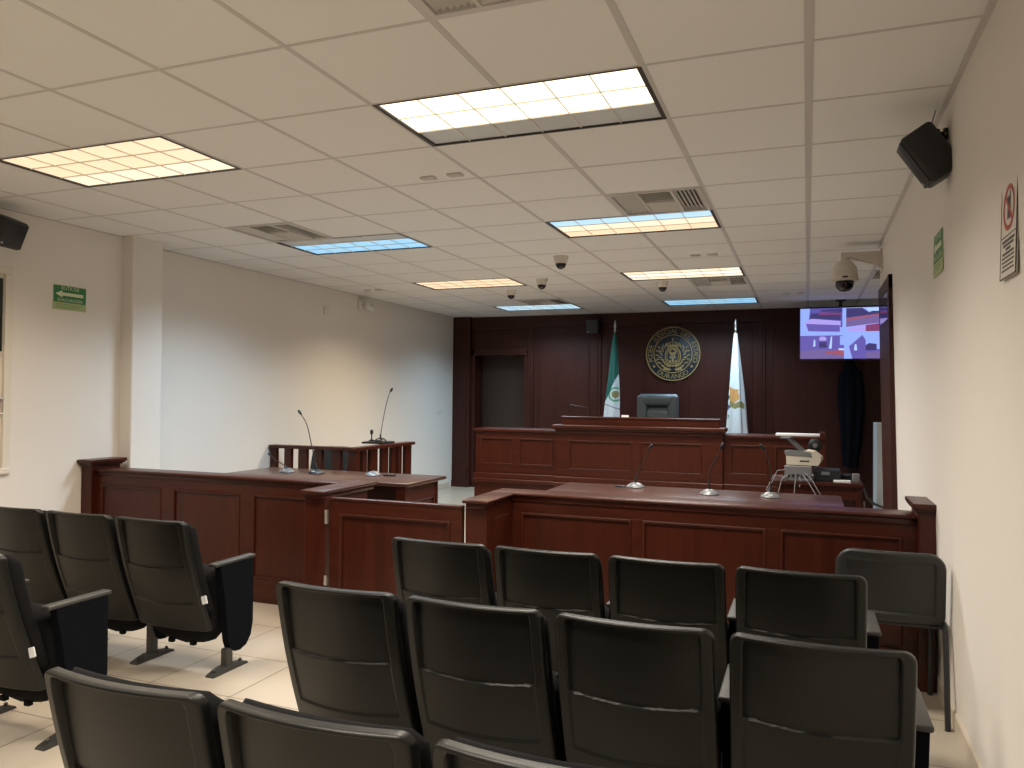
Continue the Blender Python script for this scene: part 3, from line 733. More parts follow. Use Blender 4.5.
# ------------------------------------------------------------------ loose visitor chair
def visitor_chair(label, loc, rz):
    g = thing('visitor_chair', label, 'chair', loc, rz, None)
    # back: rounded shell, occupant looks to +Y
    z0, z1, w, r = .44, .785, .240, .080
    def hwc(z):
        a = w - .010*(z-z0)/(z1-z0)
        if z > z1-r: a -= r-math.sqrt(max(0, r*r-(z-z1+r)**2))
        if z < z0+.04: a -= .04-math.sqrt(max(0, .0016-(z0+.04-z)**2))
        return max(a, .03)
    def yb(x, z): return .10*(1-(z-z0)/(z1-z0)) + .035*(x/w)**2
    def yr(x, z):
        e = min(hwc(z)-abs(x), z1-z, z-z0); y = yb(x, z) + .012*smooth01(.042, .050, e)
        if e < .014: y += .014*(1-math.sqrt(max(0, 1-(1-e/.014)**2)))
        if abs(x+.035) < .055 and abs(z-(z1-.085)) < .004: y -= .003
        return y
    us = sorted(set(round(v, 4) for v in lin(-1, -.75, 16)+lin(-.75, .75, 15)+lin(.75, 1, 16))); zs = sorted(set(round(v, 4) for v in lin(z0, z0+.06, 14)+lin(z0+.06, z1-.10, 6)+lin(z1-.10, z1, 22)))
    m = MB()
    V = m.grid(lambda i, j: (us[i]*hwc(zs[j]), yr(us[i]*hwc(zs[j]), zs[j]), zs[j]), len(us), len(zs))
    W = m.grid(lambda i, j: (us[i]*hwc(zs[j]), yb(us[i]*hwc(zs[j]), zs[j])+.035, zs[j]), len(us), len(zs))
    nu, nv = len(us), len(zs)
    for j in range(nv-1):
        m.bm.faces.new((V[j][0], V[j+1][0], W[j+1][0], W[j][0])); m.bm.faces.new((V[j][nu-1], W[j][nu-1], W[j+1][nu-1], V[j+1][nu-1]))
    for i in range(nu-1):
        m.bm.faces.new((V[0][i], W[0][i], W[0][i+1], V[0][i+1])); m.bm.faces.new((V[nv-1][i], V[nv-1][i+1], W[nv-1][i+1], W[nv-1][i]))
    m.build('backrest', M['chairback'], g, smooth=50)
    for x in (-.17, .17):
        m = MB(); m.tube([(x, .105, .62), (x, .145, .46), (x, .16, .425), (x, .25, .418)], .011); m.build('back_bracket', M['blacktube'], g)
    m = MB(); m.box(-.22, .22, .15, .50, .425, .475, .022, seg=3); m.build('seat', M['fabric'], g, smooth=50)
    for s in (-1, 1):
        m = MB(); x = s*.232
        m.tube([(x, .03, 0), (x, .085, .36), (x, .10, .425), (x, .14, .446), (x, .2, .448), (x*.98, .3, .43), (x*.98, .46, .43)], .0125, 10); m.build('rear_leg', M['blacktube'], g)
        m = MB(); m.tube([(x*.95, .485, 0), (x*.95, .47, .36), (x*.95, .44, .42), (x*.95, .38, .435)], .0125, 10); m.build('front_leg', M['blacktube'], g)
    m = MB(); m.tube([(-.225, .16, .425), (.225, .16, .425)], .010); m.tube([(-.22, .45, .42), (.22, .45, .42)], .010); m.build('cross_tube', M['blacktube'], g)
    return g
M['chairback'] = plain('chair_plastic', (.0150, .0175, .0180), .45, bump=.3, bscale=400)
visitor_chair('loose black chair with rounded plastic back and tube legs against the white wall', (.362, 3.93, 0), 0)
vc = visitor_chair('dark chair seen only through the slats of the witness stand', (-5.11, 7.66, 0), R(188)); vc.scale = (1.08, 1.0, 1.13)

# ------------------------------------------------------------------ judge's chair
g = thing('executive_chair', 'dark blue leather high-back chair behind the raised judge bench', 'chair', (-1.835, 10.15, .34), 0)
def padbox(name, x0, x1, y0, y1, z0, z1, b, mat='leather'):
    m = MB(); m.box(x0, x1, y0, y1, z0, z1, b, seg=4); return m.build(name, M[mat], g, smooth=60)
padbox('backrest', -.26, .26, .02, .11, .45, 1.195, .04)
padbox('headrest', -.20, .20, -.05, .06, 1.03, 1.185, .05)
m = MB()
for s in (-1, 1): m.box(s*.20-.07, s*.20+.07, -.04, .07, .48, 1.18, .04, seg=4)
m.build('side_bolster', M['leather'], g, smooth=60)
padbox('lumbar_cushion', -.15, .15, -.02, .05, .55, .985, .03)
padbox('seat', -.27, .27, -.50, .06, .40, .50, .045)
for s in (-1, 1):
    m = MB(); m.tube([(s*.29, .0, .46), (s*.31, .0, .66), (s*.31, -.30, .66), (s*.29, -.34, .46)], .018); m.build('armrest', M['black'], g)
m = MB(); m.lathe([(.03, .08), (.03, .40)], n=12)
for k in range(5):
    a = k*2*math.pi/5; m.tube([(0, 0, .09), (.30*math.cos(a), .30*math.sin(a)-.0, .055)], [.022, .014])
    m.lathe([(.004, -.0), (.027, .004), (.027, .046), (.004, .05)], (.30*math.cos(a), .30*math.sin(a), .002), 10)
m.build('star_base', M['black'], g, loc=(0, -.22, 0))

# ------------------------------------------------------------------ flags
def flag(label, x, y, top, kind):
    g = thing('flag_on_pole', label, 'flag', (x, y, .34), 0)
    hgt = top-.34
    m = MB(); m.tube([(0, 0, .02), (0, 0, hgt-.16)], .012, 10); m.build('pole', M['gold'], g)
    m = MB(); m.lathe([(.013, hgt-.17), (.020, hgt-.15), (.012, hgt-.13), (.020, hgt-.09), (.012, hgt-.04), (.002, hgt)], n=10); m.build('finial', M['metal'], g)
    m = MB(); m.lathe([(.16, 0), (.15, .03), (.03, .06), (.02, .10)], n=20); m.build('stand', M['gold'], g)
    zt_, zb_ = hgt-.20, .42
    NU, NV = 150, 170
    def f(i, j):
        a = i*2*math.pi/NU; t = j/(NV-1); z = zt_+(zb_-zt_)*t
        rx = (.022+.112*t**.8) if kind == 'mx' else (.022+.135*t**.85); ry = .020+.085*t**.8
        fold = 1+.16*math.sin(5*a+2.2*t)*min(1, t*2)+.07*math.sin(9*a-1.5*t)*t
        off = (-.055*t if kind == 'mx' else .025*t)
        return (off+rx*fold*math.cos(a), ry*fold*math.sin(a), z)
    def mi(i, j):
        a = (i+.5)*2*math.pi/NU; t = (j+.5)/(NV-1); z = zt_+(zb_-zt_)*t; x = f(i, j)[0]; back = math.sin(a) > 0
        if kind == 'mx':
            zc = z-x*2.2
            if zc > hgt-.93: return 1
            if back and x > .05 and t > .55 and zc < hgt-1.45: return 2
            d = math.hypot(x-.022, z-(hgt-1.10))
            if not back:
                if d < .055: return 4
                if .078 < d < .108: return 3
                if d <= .078: return 0
                if z < hgt-1.285-x*.35 and z > hgt-1.297-x*.35: return 6
            return 0
        if not back:
            cx_, cz_ = -.045, hgt-1.13
            dx, dz = (x-cx_)/1.35, (z-cz_)/1.5
            wv = .018*math.sin(dx*55)+.012*math.sin(dz*70)
            if -.02 < dx < .085+wv and -.03 < dz-.25*dx+wv < .12-.9*max(0, dx-.02): return 5
            if -.02 < dx < .125 and abs(dz+.045+.12*dx+wv*.6) < .022: return 4
            if -.12 < dx < -.012+wv and -.13 < dz+wv < .10: return 1 if dz > -.02+wv else 6
            if -.12 < dx < -.02+wv and -.21 < dz < -.12 and math.sin(dx*160) > -.2: return 3
            if -.055+wv < dx < -.028+wv and .05 < dz < .17: return 4
        return 0
    m = MB(); V = m.grid(f, NU, NV, closed_u=True, mif=mi)
    m.bm.faces.new(V[0])
    m.build('cloth', [M['flag_w'], M['flag_g'], M['flag_r'], M['flag_lg'], M['flag_b'] if kind == 'mx' else M['flag_b'], M['flag_o'], M['flag_p']], g, smooth=70)
    return g
flag('green and white flag with a round emblem hanging on a pole behind the bench', -2.66, 11.2, 2.63, 'mx')
flag('white flag with an orange and green emblem hanging on a pole behind the bench', -.94, 11.2, 2.60, 'wh')

# ------------------------------------------------------------------ round seal
SX, SZ, SR = -1.872, 2.143, .40
g = thing('wall_seal', 'round navy and gold seal with lettering on the wood wall', 'wall seal', (SX, YF, SZ))
RX = Matrix.Rotation(R(90), 3, 'X')
def ring(m, r0, r1, y0, y1, n=64, mi=0):
    m.raw([(r*math.cos(a*2*math.pi/n), y, r*math.sin(a*2*math.pi/n)) for (r, y) in ((r0, y0), (r1, y0), (r1, y1), (r0, y1)) for a in range(n)],
          [((k % 4)*n+a, (k % 4)*n+(a+1) % n, ((k+1) % 4)*n+(a+1) % n, ((k+1) % 4)*n+a) for k in range(4) for a in range(n)], mi)
m = MB(); m.lathe([(SR, 0), (SR, .024), (SR-.006, .028)], n=64, rot=RX); m.build('disc', M['navy'], g)
m = MB(); ring(m, SR-.012, SR+.003, -.036, -.004); ring(m, .276, .288, -.036, -.02)
m.build('gold_ring', M['gold'], g, smooth=0)
m = MB()
def arc_text(txt, r, a_mid, step, size, inward=False):
    n = len(txt)
    for k, ch in enumerate(txt):
        if ch == ' ': continue
        vs, fs = text_raw(ch, size)
        a = a_mid - (k-(n-1)/2)*step if not inward else a_mid + (k-(n-1)/2)*step
        out = []
        for v in vs:
            u, w = v.x, v.y
            if not inward:
                rad = r+w; p = (rad*math.cos(a)+u*math.sin(a), rad*math.sin(a)-u*math.cos(a))
            else:
                rad = r-w; p = (rad*math.cos(a)-u*math.sin(a), rad*math.sin(a)+u*math.cos(a))
            out.append((p[0], -.033, p[1]))
        m.raw(out, fs)
arc_text('PODER JUDICIAL DEL ESTADO', .306, R(90), R(8.9), .098)
arc_text('DURANGO', .372, R(270), R(11.5), .098, True)
for s in (-1, 1):
    a = R(270+s*56); c = (.335*math.cos(a), .335*math.sin(a))
    pts = []
    for k in range(10):
        rr = .028 if k % 2 == 0 else .012; b = R(90+k*36); pts.append((c[0]+rr*math.cos(b), -.033, c[1]+rr*math.sin(b)))
    m.poly(pts)
m.build('lettering', M['gold'], g, smooth=0)
m = MB()
# crest: arched crown over an oval shield, leaf sprays at both sides and a ribbon below
def eloop(rx, rz, cz, w, y0, y1, mi=0, n=40):
    P_ = [[(rr*math.cos(k*2*math.pi/n)*rx/max(rx, rz), cz+rr*math.sin(k*2*math.pi/n)*rz/max(rx, rz)) for k in range(n)] for rr in (max(rx, rz)-w, max(rx, rz))]
    V_ = [(p[0], y, p[1]) for (q, y) in ((P_[0], y0), (P_[1], y0), (P_[1], y1), (P_[0], y1)) for p in q]
    m.raw(V_, [((k % 4)*n+c, (k % 4)*n+(c+1) % n, ((k+1) % 4)*n+(c+1) % n, ((k+1) % 4)*n+c) for k in range(4) for c in range(n)], mi)
def disc(rx, rz, cx, cz, y0, y1, mi=0, n=20):
    m.prism([(cx+rx*math.cos(k*2*math.pi/n), cz+rz*math.sin(k*2*math.pi/n)) for k in range(n)], y0, y1, 'y', mi)
def leaf(cx, cz, ang, L_, W_, mi=0):
    d = Vector((math.cos(ang), math.sin(ang))); q = Vector((-d.y, d.x)); c = Vector((cx, cz))
    m.prism([tuple(c+d*L_*t+q*W_*w) for t, w in ((-.5, 0), (-.2, .4), (.15, .45), (.5, 0), (.15, -.45), (-.2, -.4))], -.040, -.020, 'y', mi)
eloop(.118, .155, -.035, .020, -.040, -.02); eloop(.088, .122, -.035, .012, -.040, -.02)
disc(.050, .055, 0, .025, -.042, -.02); disc(.030, .022, 0, .040, -.044, -.04, 1); disc(.052, .030, 0, -.050, -.042, -.02, 2)
for k in range(3): m.box(-.045, .045, -.045, -.040, -.064+k*.012, -.060+k*.012, mi=0)
disc(.016, .040, 0, -.095, -.044, -.02); leaf(-.04, -.115, R(120), .07, .03); leaf(.04, -.115, R(60), .07, .03)
m.box(-.088, .088, -.044, -.02, .112, .130); m.box(-.080, .080, -.043, -.02, .096, .106)
for k in range(5):
    x = -.072+k*.036; h_ = .062-.010*abs(k-2)
    m.tube([(x, -.033, .128), (x*1.12, -.036, .128+h_*.6), (x*.55, -.036, .128+h_)], .0055, 6); disc(.010, .010, x*1.02, .140, -.046, -.02)
disc(.013, .013, 0, .208, -.046, -.02); m.box(-.003, .003, -.04, -.02, .215, .242); m.box(-.010, .010, -.04, -.02, .228, .233)
for q in (-1, 1):
    for k in range(7):      # long feather-like sprays outside the shield
        a_ = R(90-q*(38+k*13)); rr = .172+.018*(k % 2)
        leaf(rr*math.cos(a_), rr*math.sin(a_)-.01, a_+q*R(58-k*6), .105-.006*k, .026, 2 if k % 3 == 1 else 0)
    for k in range(5):
        a_ = R(90-q*(62+k*15)); leaf(.232*math.cos(a_), .232*math.sin(a_)-.012, a_+q*R(20), .062, .020, 0)
    for k in range(4):
        a_ = R(270+q*(22+k*15)); leaf(.150*math.cos(a_), .150*math.sin(a_)-.045, a_-q*R(70), .060, .022)
    m.prism([(q*.02, -.232), (q*.11, -.196), (q*.155, -.160), (q*.170, -.176), (q*.125, -.214), (q*.150, -.236), (q*.05, -.252)], -.04, -.02, 'y')
    m.tube([(q*.16, -.035, -.165), (q*.21, -.035, -.125), (q*.262, -.033, -.085)], .004, 6)
m.build('crest', [M['gold'], M['navy'], M['greybox']], g, smooth=0)

# ------------------------------------------------------------------ television
TX0, TX1, TZ0, TZ1, TY = -.100, .905, 1.995, 2.685, 10.85
g = thing('television', 'ceiling-hung television showing four camera views of the courtroom', 'television', ((TX0+TX1)/2, TY, 0))
a = (TX1-TX0)/2
m = MB(); m.box(-a, a, 0, .035, TZ0, TZ1, .006); m.box(-a*.6, a*.6, .03, .065, TZ0+.1, TZ1-.12, .01); m.build('casing', M['black'], g, smooth=0)
m = MB(); e = .012
for q in ((-a, a, TZ0, TZ0+.02), (-a, a, TZ1-e, TZ1), (-a, -a+e, TZ0, TZ1), (a-e, a, TZ0, TZ1)): m.box(q[0], q[1], -.006, .004, q[2], q[3], .002)
m.build('bezel', M['trim'], g, smooth=0)
scol = [(.30, .42, 1.0), (.13, .10, .42), (.05, .04, .16), (.22, .05, .16), (.42, .34, .85), (.17, .12, .33), (.45, .62, 1.0), (.10, .09, .40), (.36, .09, .13)]
SM = [emit('screen_%s' % 'abcdefghi'[k], c, .95) for k, c in enumerate(scol)]
m = MB(); x0, x1, z0, z1 = -a+e, a-e, TZ0+.02, TZ1-e; layer = [0]
def sp(pts, mi):
    layer[0] += 1
    m.poly([(x0+u*(x1-x0), -.001-.00012*layer[0], z0+v*(z1-z0)) for u, v in pts], mi)
sp([(0, 0), (1, 0), (1, 1), (0, 1)], 0)
# upper left view
sp([(.10, .62), (.52, .62), (.52, 1), (.12, 1)], 7); sp([(.05, .72), (.14, .80), (.50, .74), (.49, .53), (.10, .55)], 4); sp([(.07, .70), (.49, .66), (.49, .53), (.10, .55)], 1)
sp([(.12, .80), (.50, .76), (.50, .93), (.13, .90)], 2); sp([(.22, .92), (.52, .90), (.52, .87), (.24, .87)], 3); sp([(.25, .97), (.52, .99), (.52, .93), (.26, .93)], 2)
# upper right view
sp([(.56, .80), (1, .86), (1, .99), (.84, .90), (.76, .99), (.56, .99)], 2); sp([(.56, .62), (.56, .80), (1, .88), (1, .70)], 5); sp([(.56, .78), (1, .875), (1, .85), (.56, .74)], 8); sp([(.60, .53), (1, .53), (1, .70), (.58, .61)], 4); sp([(.80, .53), (1, .53), (1, .69), (.80, .65)], 3); sp([(.83, .93), (1, .92), (1, .99), (.80, .99)], 6)
# lower left view
sp([(.0, 0), (.54, 0), (.54, .46), (.0, .46)], 1); sp([(0, 0), (.54, 0), (.54, .12), (.30, .19), (0, .16)], 5); sp([(.30, .14), (.54, .18), (.54, .07), (.33, .10)], 8); sp([(.16, .24), (.19, .25), (.185, .38), (.17, .38)], 6); sp([(.355, .20), (.39, .20), (.395, .44), (.38, .44)], 6)
sp([(.235, .22), (.33, .22), (.33, .33), (.235, .33)], 2); sp([(.24, .36), (.32, .36), (.33, .40), (.30, .44), (.25, .44), (.235, .40)], 4); sp([(.49, .27), (.54, .27), (.54, .46), (.49, .44)], 0); sp([(.47, .17), (.54, .16), (.54, .20), (.48, .21)], 6)
# lower right view
sp([(.64, .0), (1, 0), (1, .17), (.80, .22), (.80, .36), (.76, .46), (.60, .24)], 1); sp([(.80, .16), (.93, .16), (.93, .28), (.84, .30), (.80, .26)], 2); sp([(.66, .16), (.70, .16), (.69, .28), (.67, .28)], 6); sp([(.80, 0), (1, 0), (1, .14), (.80, .12)], 5)
sp([(.54, 0), (.565, 0), (.565, 1), (.54, 1)], 0); sp([(0, .485), (1, .475), (1, .515), (0, .525)], 0)
m.build('screen', SM, g, smooth=0)
m = MB(); m.tube([(0, .06, TZ1-.2), (0, .06, H)], .022, 10); m.box(-.06, .06, .0, .12, H-.012, H, .003); m.build('mount_pole', M['black'], g, smooth=40)

# ------------------------------------------------------------------ loudspeakers
def speaker(label, loc, rot, dim, bracket):
    g = thing('loudspeaker', label, 'loudspeaker', (0, 0, 0), 0, 'black wall loudspeakers')
    Mx = Matrix.Translation(loc) @ rot.to_4x4()
    d, w, h = dim                      # local: front looks to -X
    m = MB(Mx); m.box(-d/2, d/2, -w/2, w/2, -h/2, h/2, .022, seg=4); m.build('cabinet', M['black'], g, smooth=60)
    m = MB(Mx); m.box(-d/2-.006, -d/2+.004, -w/2+.012, w/2-.012, -h/2+.012, h/2-.012, .004)
    m.build('grille', M['blacktube'], g, smooth=40)
    m = MB(Mx); m.box(-d/2-.009, -d/2-.004, w/2-.045, w/2-.03, -h/2+.025, -h/2+.04, .002); m.build('badge', M['metal'], g, smooth=0)
    m = MB(); m.tube(bracket, .012, 8); m.lathe([(.026, -.012), (.026, .012)], bracket[0], 12, rot=Matrix.Rotation(R(90), 3, 'Y')); m.lathe([(.020, -.02), (.020, .02)], bracket[1], 12)
    m.build('bracket', M['black'], g)
    return g
xw = xr(2.6)
sg = speaker('black loudspeaker tilted down on a bracket, high on the wall with the no-phones sign', (.497, 3.81, 2.56), Matrix.Rotation(R(-33), 3, 'Y'), (.146, .15, .240), [(xw-.006, 3.83, 2.655), (xw-.05, 3.83, 2.655), (.50, 3.81, 2.61)])
m = MB(); m.tube([(.515, 3.82, 2.635), (.50, 3.82, 2.67), (.515, 3.84, 2.72), (.53, 3.86, H-.008)], .0035); m.build('cable', M['cable'], sg)
speaker('black loudspeaker above the window, cut off by the picture edge', (XLA+.15, 3.70, 2.59), Matrix.Rotation(R(180+14), 3, 'Z') @ Matrix.Rotation(R(-22), 3, 'Y'), (.17, .23, .20), [(XLA+.008, 3.72, 2.65), (XLA+.04, 3.72, 2.65), (XLA+.08, 3.72, 2.62)])
speaker('small black loudspeaker high on the wood wall beside the green flag', (-3.06, YF-.16, 2.57), Matrix.Rotation(R(90), 3, 'Z') @ Matrix.Rotation(R(-8), 3, 'Y'), (.17, .20, .22), [(-3.06, YF-.03, 2.60), (-3.06, YF-.05, 2.60), (-3.06, YF-.09, 2.58)])

# ------------------------------------------------------------------ pan-tilt dome camera on its wall arm
g = thing('surveillance_camera', 'beige dome surveillance camera on a wall arm beside the door frame', 'camera', (0, 0, 0))
cx, cy = .29, 7.02; zc = 2.62; xw = xr(2.65)
m = MB(); m.prism([(cx-.03, 2.71), (xw, 2.71), (xw, 2.55), (xw-.04, 2.60), (cx+.06, 2.66), (cx-.03, 2.66)], cy-.03, cy+.03, 'y'); m.box(xw-.012, xw+.004, cy-.06, cy+.06, 2.54, 2.73, .003); m.build('wall_arm', M['camgrey'], g, smooth=0)
m = MB(); m.lathe([(.03, 2.675), (.035, 2.645), (.065, 2.63), (.092, 2.59), (.100, 2.54), (.102, 2.50), (.112, 2.485), (.112, 2.478), (.09, 2.474)], (cx, cy, 0), 28); m.build('housing', M['camgrey'], g)
m = MB(); m.lathe([(.072, 2.477), (.072, 2.45), (.062, 2.418), (.040, 2.395), (.012, 2.387)], (cx, cy, 0), 24); m.build('lens_dome', M['bluelens'], g)
m = MB(); m.box(cx-.02, cx+.02, cy-.118, cy-.10, 2.492, 2.505, .003); m.build('badge', M['black'], g)

# ------------------------------------------------------------------ small wall fittings on the left wall
m = MB(); m.box(0, .02, -.045, .045, -.05, .05, .006); m.box(.018, .024, -.02, .02, -.02, .02, .003)
tag(m.build('junction_box', M['white'], loc=(XLB, 7.92, 2.50)), 'small white junction box high on the white wall', 'junction box')
g = thing('wall_camera', 'small white camera on a bracket high on the white wall beyond the junction box', 'camera', (XLB, 8.72, 2.66))
m = MB(); m.box(0, .03, -.09, .0, -.06, .07, .006); m.tube([(.02, -.04, 0), (.07, -.02, -.01)], .012); m.build('bracket', M['white'], g)
m = MB(); m.lathe([(.04, -.09), (.045, -.08), (.045, .08), (.03, .09)], (.10, .03, -.02), 14, rot=Matrix.Rotation(R(80), 3, 'X')); m.build('camera_body', M['white'], g)
g = thing('light_switch', 'white light switch on the white wall near the wood pilaster', 'light switch', (XLB, 11.05, 1.24))
m = MB(); m.box(0, .010, -.06, .06, -.05, .05, .004); m.build('plate', M['white'], g)
m = MB(); m.box(.008, .015, -.012, .012, -.025, .025, .003); m.build('rocker', M['white'], g)

# ------------------------------------------------------------------ signs
def place_text(m, txt, size, Mx, mi=0, sx=1):
    vs, fs = text_raw(txt, size); m.raw([Mx @ Vector((v.x*sx, v.y, 0)) for v in vs], fs, mi)
def evac(label, Mx, w, h):
    """Mx maps sign plane x right, y up, z outward; origin at the centre"""
    g = thing('evacuation_sign', label, 'sign', (0, 0, 0), 0, 'green evacuation signs')
    Mq = Mx
    m = MB(Mq); m.box(-w/2, w/2, -h/2, h/2, 0, .004); m.build('board', M['palegreen'], g, smooth=0)
    m = MB(Mq); m.box(-w/2+.004, w/2-.004, -h*.20, h/2-.005, .003, .0052); m.build('green_field', M['green'], g, smooth=0)
    m = MB(Mq)
    zz = .0062
    ay, at = h*.14, h*.065
    m.poly([(-w*.44, ay, zz), (-w*.24, ay-h*.145, zz), (-w*.24, ay-at, zz), (w*.40, ay-at, zz), (w*.40, ay+at, zz), (-w*.24, ay+at, zz), (-w*.24, ay+h*.145, zz)])
    m.build('arrow', M['signwhite'], g, smooth=0)
    m = MB(); place_text(m, 'RUTA DE', h*.20, Mq @ Matrix.Translation((0, h*.315, zz))); place_text(m, 'EVACUACIÓN', h*.17, Mq @ Matrix.Translation((0, -h*.155, zz)), sx=1.05)
    m.build('lettering', M['signwhite'], g, smooth=0)
    m = MB(Mq)
    for k in range(3): m.box(-w*.42, w*(.42-.1*k), -h*(.28+.07*k), -h*(.265+.07*k), .003, .0048)
    m.build('small_print', M['green'], g, smooth=0)
ML = Matrix(((0, 0, 1, XLA), (1, 0, 0, 4.347), (0, 1, 0, 2.207), (0, 0, 0, 1)))
evac('green evacuation route sign with white arrow on the wall by the window', ML, .285, .188)
def MRt(y, z):
    x = xr(z)
    return Matrix(((0, .0226, -1, x), (-1, 0, 0, y), (0, 1, .0226, z), (0, 0, 0, 1)))
evac('small green evacuation sign seen edge-on along the wall beyond the no-phones sign', MRt(4.14, 2.185), .27, .205)
w, h = .20, .305
Mq = MRt(2.775, 2.018)
g = thing('prohibition_sign', 'white prohibition sign with red circle and printed notice below, on the wall', 'sign', (0, 0, 0))
m = MB(Mq); m.box(-w/2, w/2, -h/2, h/2, 0, .005); m.build('board', M['signpaper'], g, smooth=0)
m = MB(Mq)
for q in ((-w/2, w/2, h/2-.004, h/2), (-w/2, w/2, -h/2, -h/2+.004), (-w/2, -w/2+.004, -h/2, h/2), (w/2-.004, w/2, -h/2, h/2)): m.box(q[0], q[1], q[2], q[3], .003, .0062)
m.box(-w/2, w/2, -.022, -.019, .003, .0062); m.build('border', M['ink'], g, smooth=0)
m = MB(Mq); n = 40; cy = .065
V0 = [(.072*math.cos(k*2*math.pi/n), cy+.072*math.sin(k*2*math.pi/n), .0062) for k in range(n)]; V1 = [(.056*math.cos(k*2*math.pi/n), cy+.056*math.sin(k*2*math.pi/n), .0062) for k in range(n)]
m.raw(V0+V1, [(k, (k+1) % n, n+(k+1) % n, n+k) for k in range(n)])
s = math.sqrt(.5); d = .007
m.poly([(-.06*s-d*s, cy+.06*s-d*s, .0066), (.06*s-d*s, cy-.06*s-d*s, .0066), (.06*s+d*s, cy-.06*s+d*s, .0066), (-.06*s+d*s, cy+.06*s+d*s, .0066)])
m.build('red_circle', M['red'], g, smooth=0)
m = MB(Mq)
m.poly([(-.018, cy-.036, .0060), (.018, cy-.036, .0060), (.018, cy+.036, .0060), (-.018, cy+.036, .0060)]); m.poly([(.010, cy+.036, .0060), (.018, cy+.036, .0060), (.018, cy+.05, .0060), (.010, cy+.05, .0060)])
m.build('pictogram', M['ink'], g, smooth=0)
m = MB(Mq)
for k, (wd, th) in enumerate(((.15, .008), (.13, .008), (.06, .008), (.14, .007), (.15, .005), (.15, .005), (.13, .005), (.15, .005))):
    y = -.036-.013*k; m.box(-wd/2, wd/2, y-th/2, y+th/2, .004, .0060)
m.build('printed_lines', M['ink'], g, smooth=0)

# ------------------------------------------------------------------ scanner and equipment on the side table
g = thing('document_scanner', 'beige document scanner with open feed tray on the small side table', 'scanner', (-.02, 7.60, .885), R(-6))
m = MB(); m.prism([(-.145, 0), (.125, 0), (.150, .05), (.145, .075), (.085, .125), (.02, .135), (-.02, .105), (-.15, .085)], -.11, .11, 'y'); m.build('body', M['beige'], g, smooth=0)
m = MB(); m.prism([(-.165, .125), (-.155, .085), (.075, .075), (.065, .115), (.0, .128)], -.115, .05, 'y'); m.build('output_tray', M['greybox'], g, smooth=0)
m = MB(); m.prism([(.0, .125), (-.035, .125), (-.150, .238), (-.135, .245)], -.09, .09, 'y'); m.box(-.205, -.115, -.10, .10, .236, .248, .003); m.build('feed_tray', M['micgrey'], g, smooth=0)
m = MB(); m.box(-.03, .05, -.114, -.108, .03, .045, .002); m.build('button_row', M['ink'], g, smooth=0)
g = thing('desk_fan_speaker', 'small round black speaker standing behind the beige scanner', 'speaker', (.07, 7.86, .75), 0)
m = MB(); m.lathe([(.055, 0), (.06, .01), (.02, .03), (.018, .24)], n=16); m.build('stand', M['black'], g)
m = MB(); m.lathe([(.055, -.03), (.062, -.02), (.062, .02), (.045, .03)], (0, -.01, .30), 20, rot=RX); m.lathe([(.022, .03), (.022, .036)], (0, -.01, .30), 14, mi=1, rot=RX); m.build('driver', [M['black'], M['greybox']], g)
g = thing('network_box', 'grey connector box with trailing cables under the beige scanner', 'connector box', (-.07, 7.46, .75))
m = MB(); m.box(-.12, .11, -.06, .06, 0, .13, .006); m.build('case', M['greybox'], g, smooth=0)
m = MB()
for k in range(5): m.box(-.10+k*.04, -.075+k*.04, -.064, -.058, .03, .06, .002)
m.build('port', M['black'], g, smooth=0)
for pth in ([(-.10, -.06, .10), (-.18, -.10, .09), (-.24, -.13, -.05), (-.27, -.12, -.16)], [(-.08, -.06, .06), (-.14, -.12, .02), (-.17, -.13, -.1), (-.16, -.10, -.2)], [(-.02, -.06, .05), (-.03, -.12, -.02), (-.04, -.12, -.16)], [(.03, -.06, .06), (.08, -.12, .0), (.15, -.13, -.12), (.2, -.12, -.25)], [(.05, -.06, .08), (.11, -.12, .02), (.19, -.13, -.12), (.26, -.12, -.25)], [(-.09, -.06, .03), (-.21, -.11, .05), (-.27, -.13, -.08), (-.2, -.12, -.2)], [(.0, -.06, .04), (.02, -.09, .0), (.005, -.10, -.05)]):
    m = MB(); m.tube(pth, .0034, 6); m.build('cable', M['cable'], g)
g = thing('black_equipment_box', 'flat black recorder box on the side table beside the grey connector box', 'recorder', (.14, 7.62, .75))
m = MB(); m.box(-.08, .14, -.14, .14, 0, .10, .006); m.build('case', M['black'], g, smooth=0)
m = MB(); m.box(-.02, .05, -.144, -.138, .055, .085, .002); m.build('display', M['greybox'], g, smooth=0)
m = MB(); m.box(-.08, .08, -.06, .06, 0, .02, .004); m.box(-.07, .03, -.05, .05, .02, .05, .01)
tag(m.build('telephone_tray', M['black'], loc=(.35, 7.72, .75)), 'low black device behind the white paper on the side table', 'device')
m = MB(); m.box(-.07, .07, -.04, .04, 0, .018, .001); tag(m.build('paper_stack', M['paper'], loc=(.29, 7.46, .75)), 'small white paper pile on the edge of the side table', 'papers')
m = MB(); m.box(-.03, .03, -.03, .03, 0, .075, .004); tag(m.build('power_adapter', M['greybox'], loc=(.405, 7.52, .75)), 'small grey adapter at the end of the side table', 'adapter')
m = MB(); m.box(-.23, .23, -.13, .13, 0, .022, .002); tag(m.build('paper_stack', M['paper'], loc=(-.10, 9.27, 1.075)), 'flat pile of white papers on the wing of the judge bench', 'papers')
# white card and red folder edge standing on the desk
m = MB(); m.prism([(-.03, 0), (.03, 0), (.0, .17)], -.045, .045, 'x'); tag(m.build('name_card', M['paper'], loc=(-2.07, 9.28, 1.10)), 'small white folded card peeping over the raised judge bench', 'card')
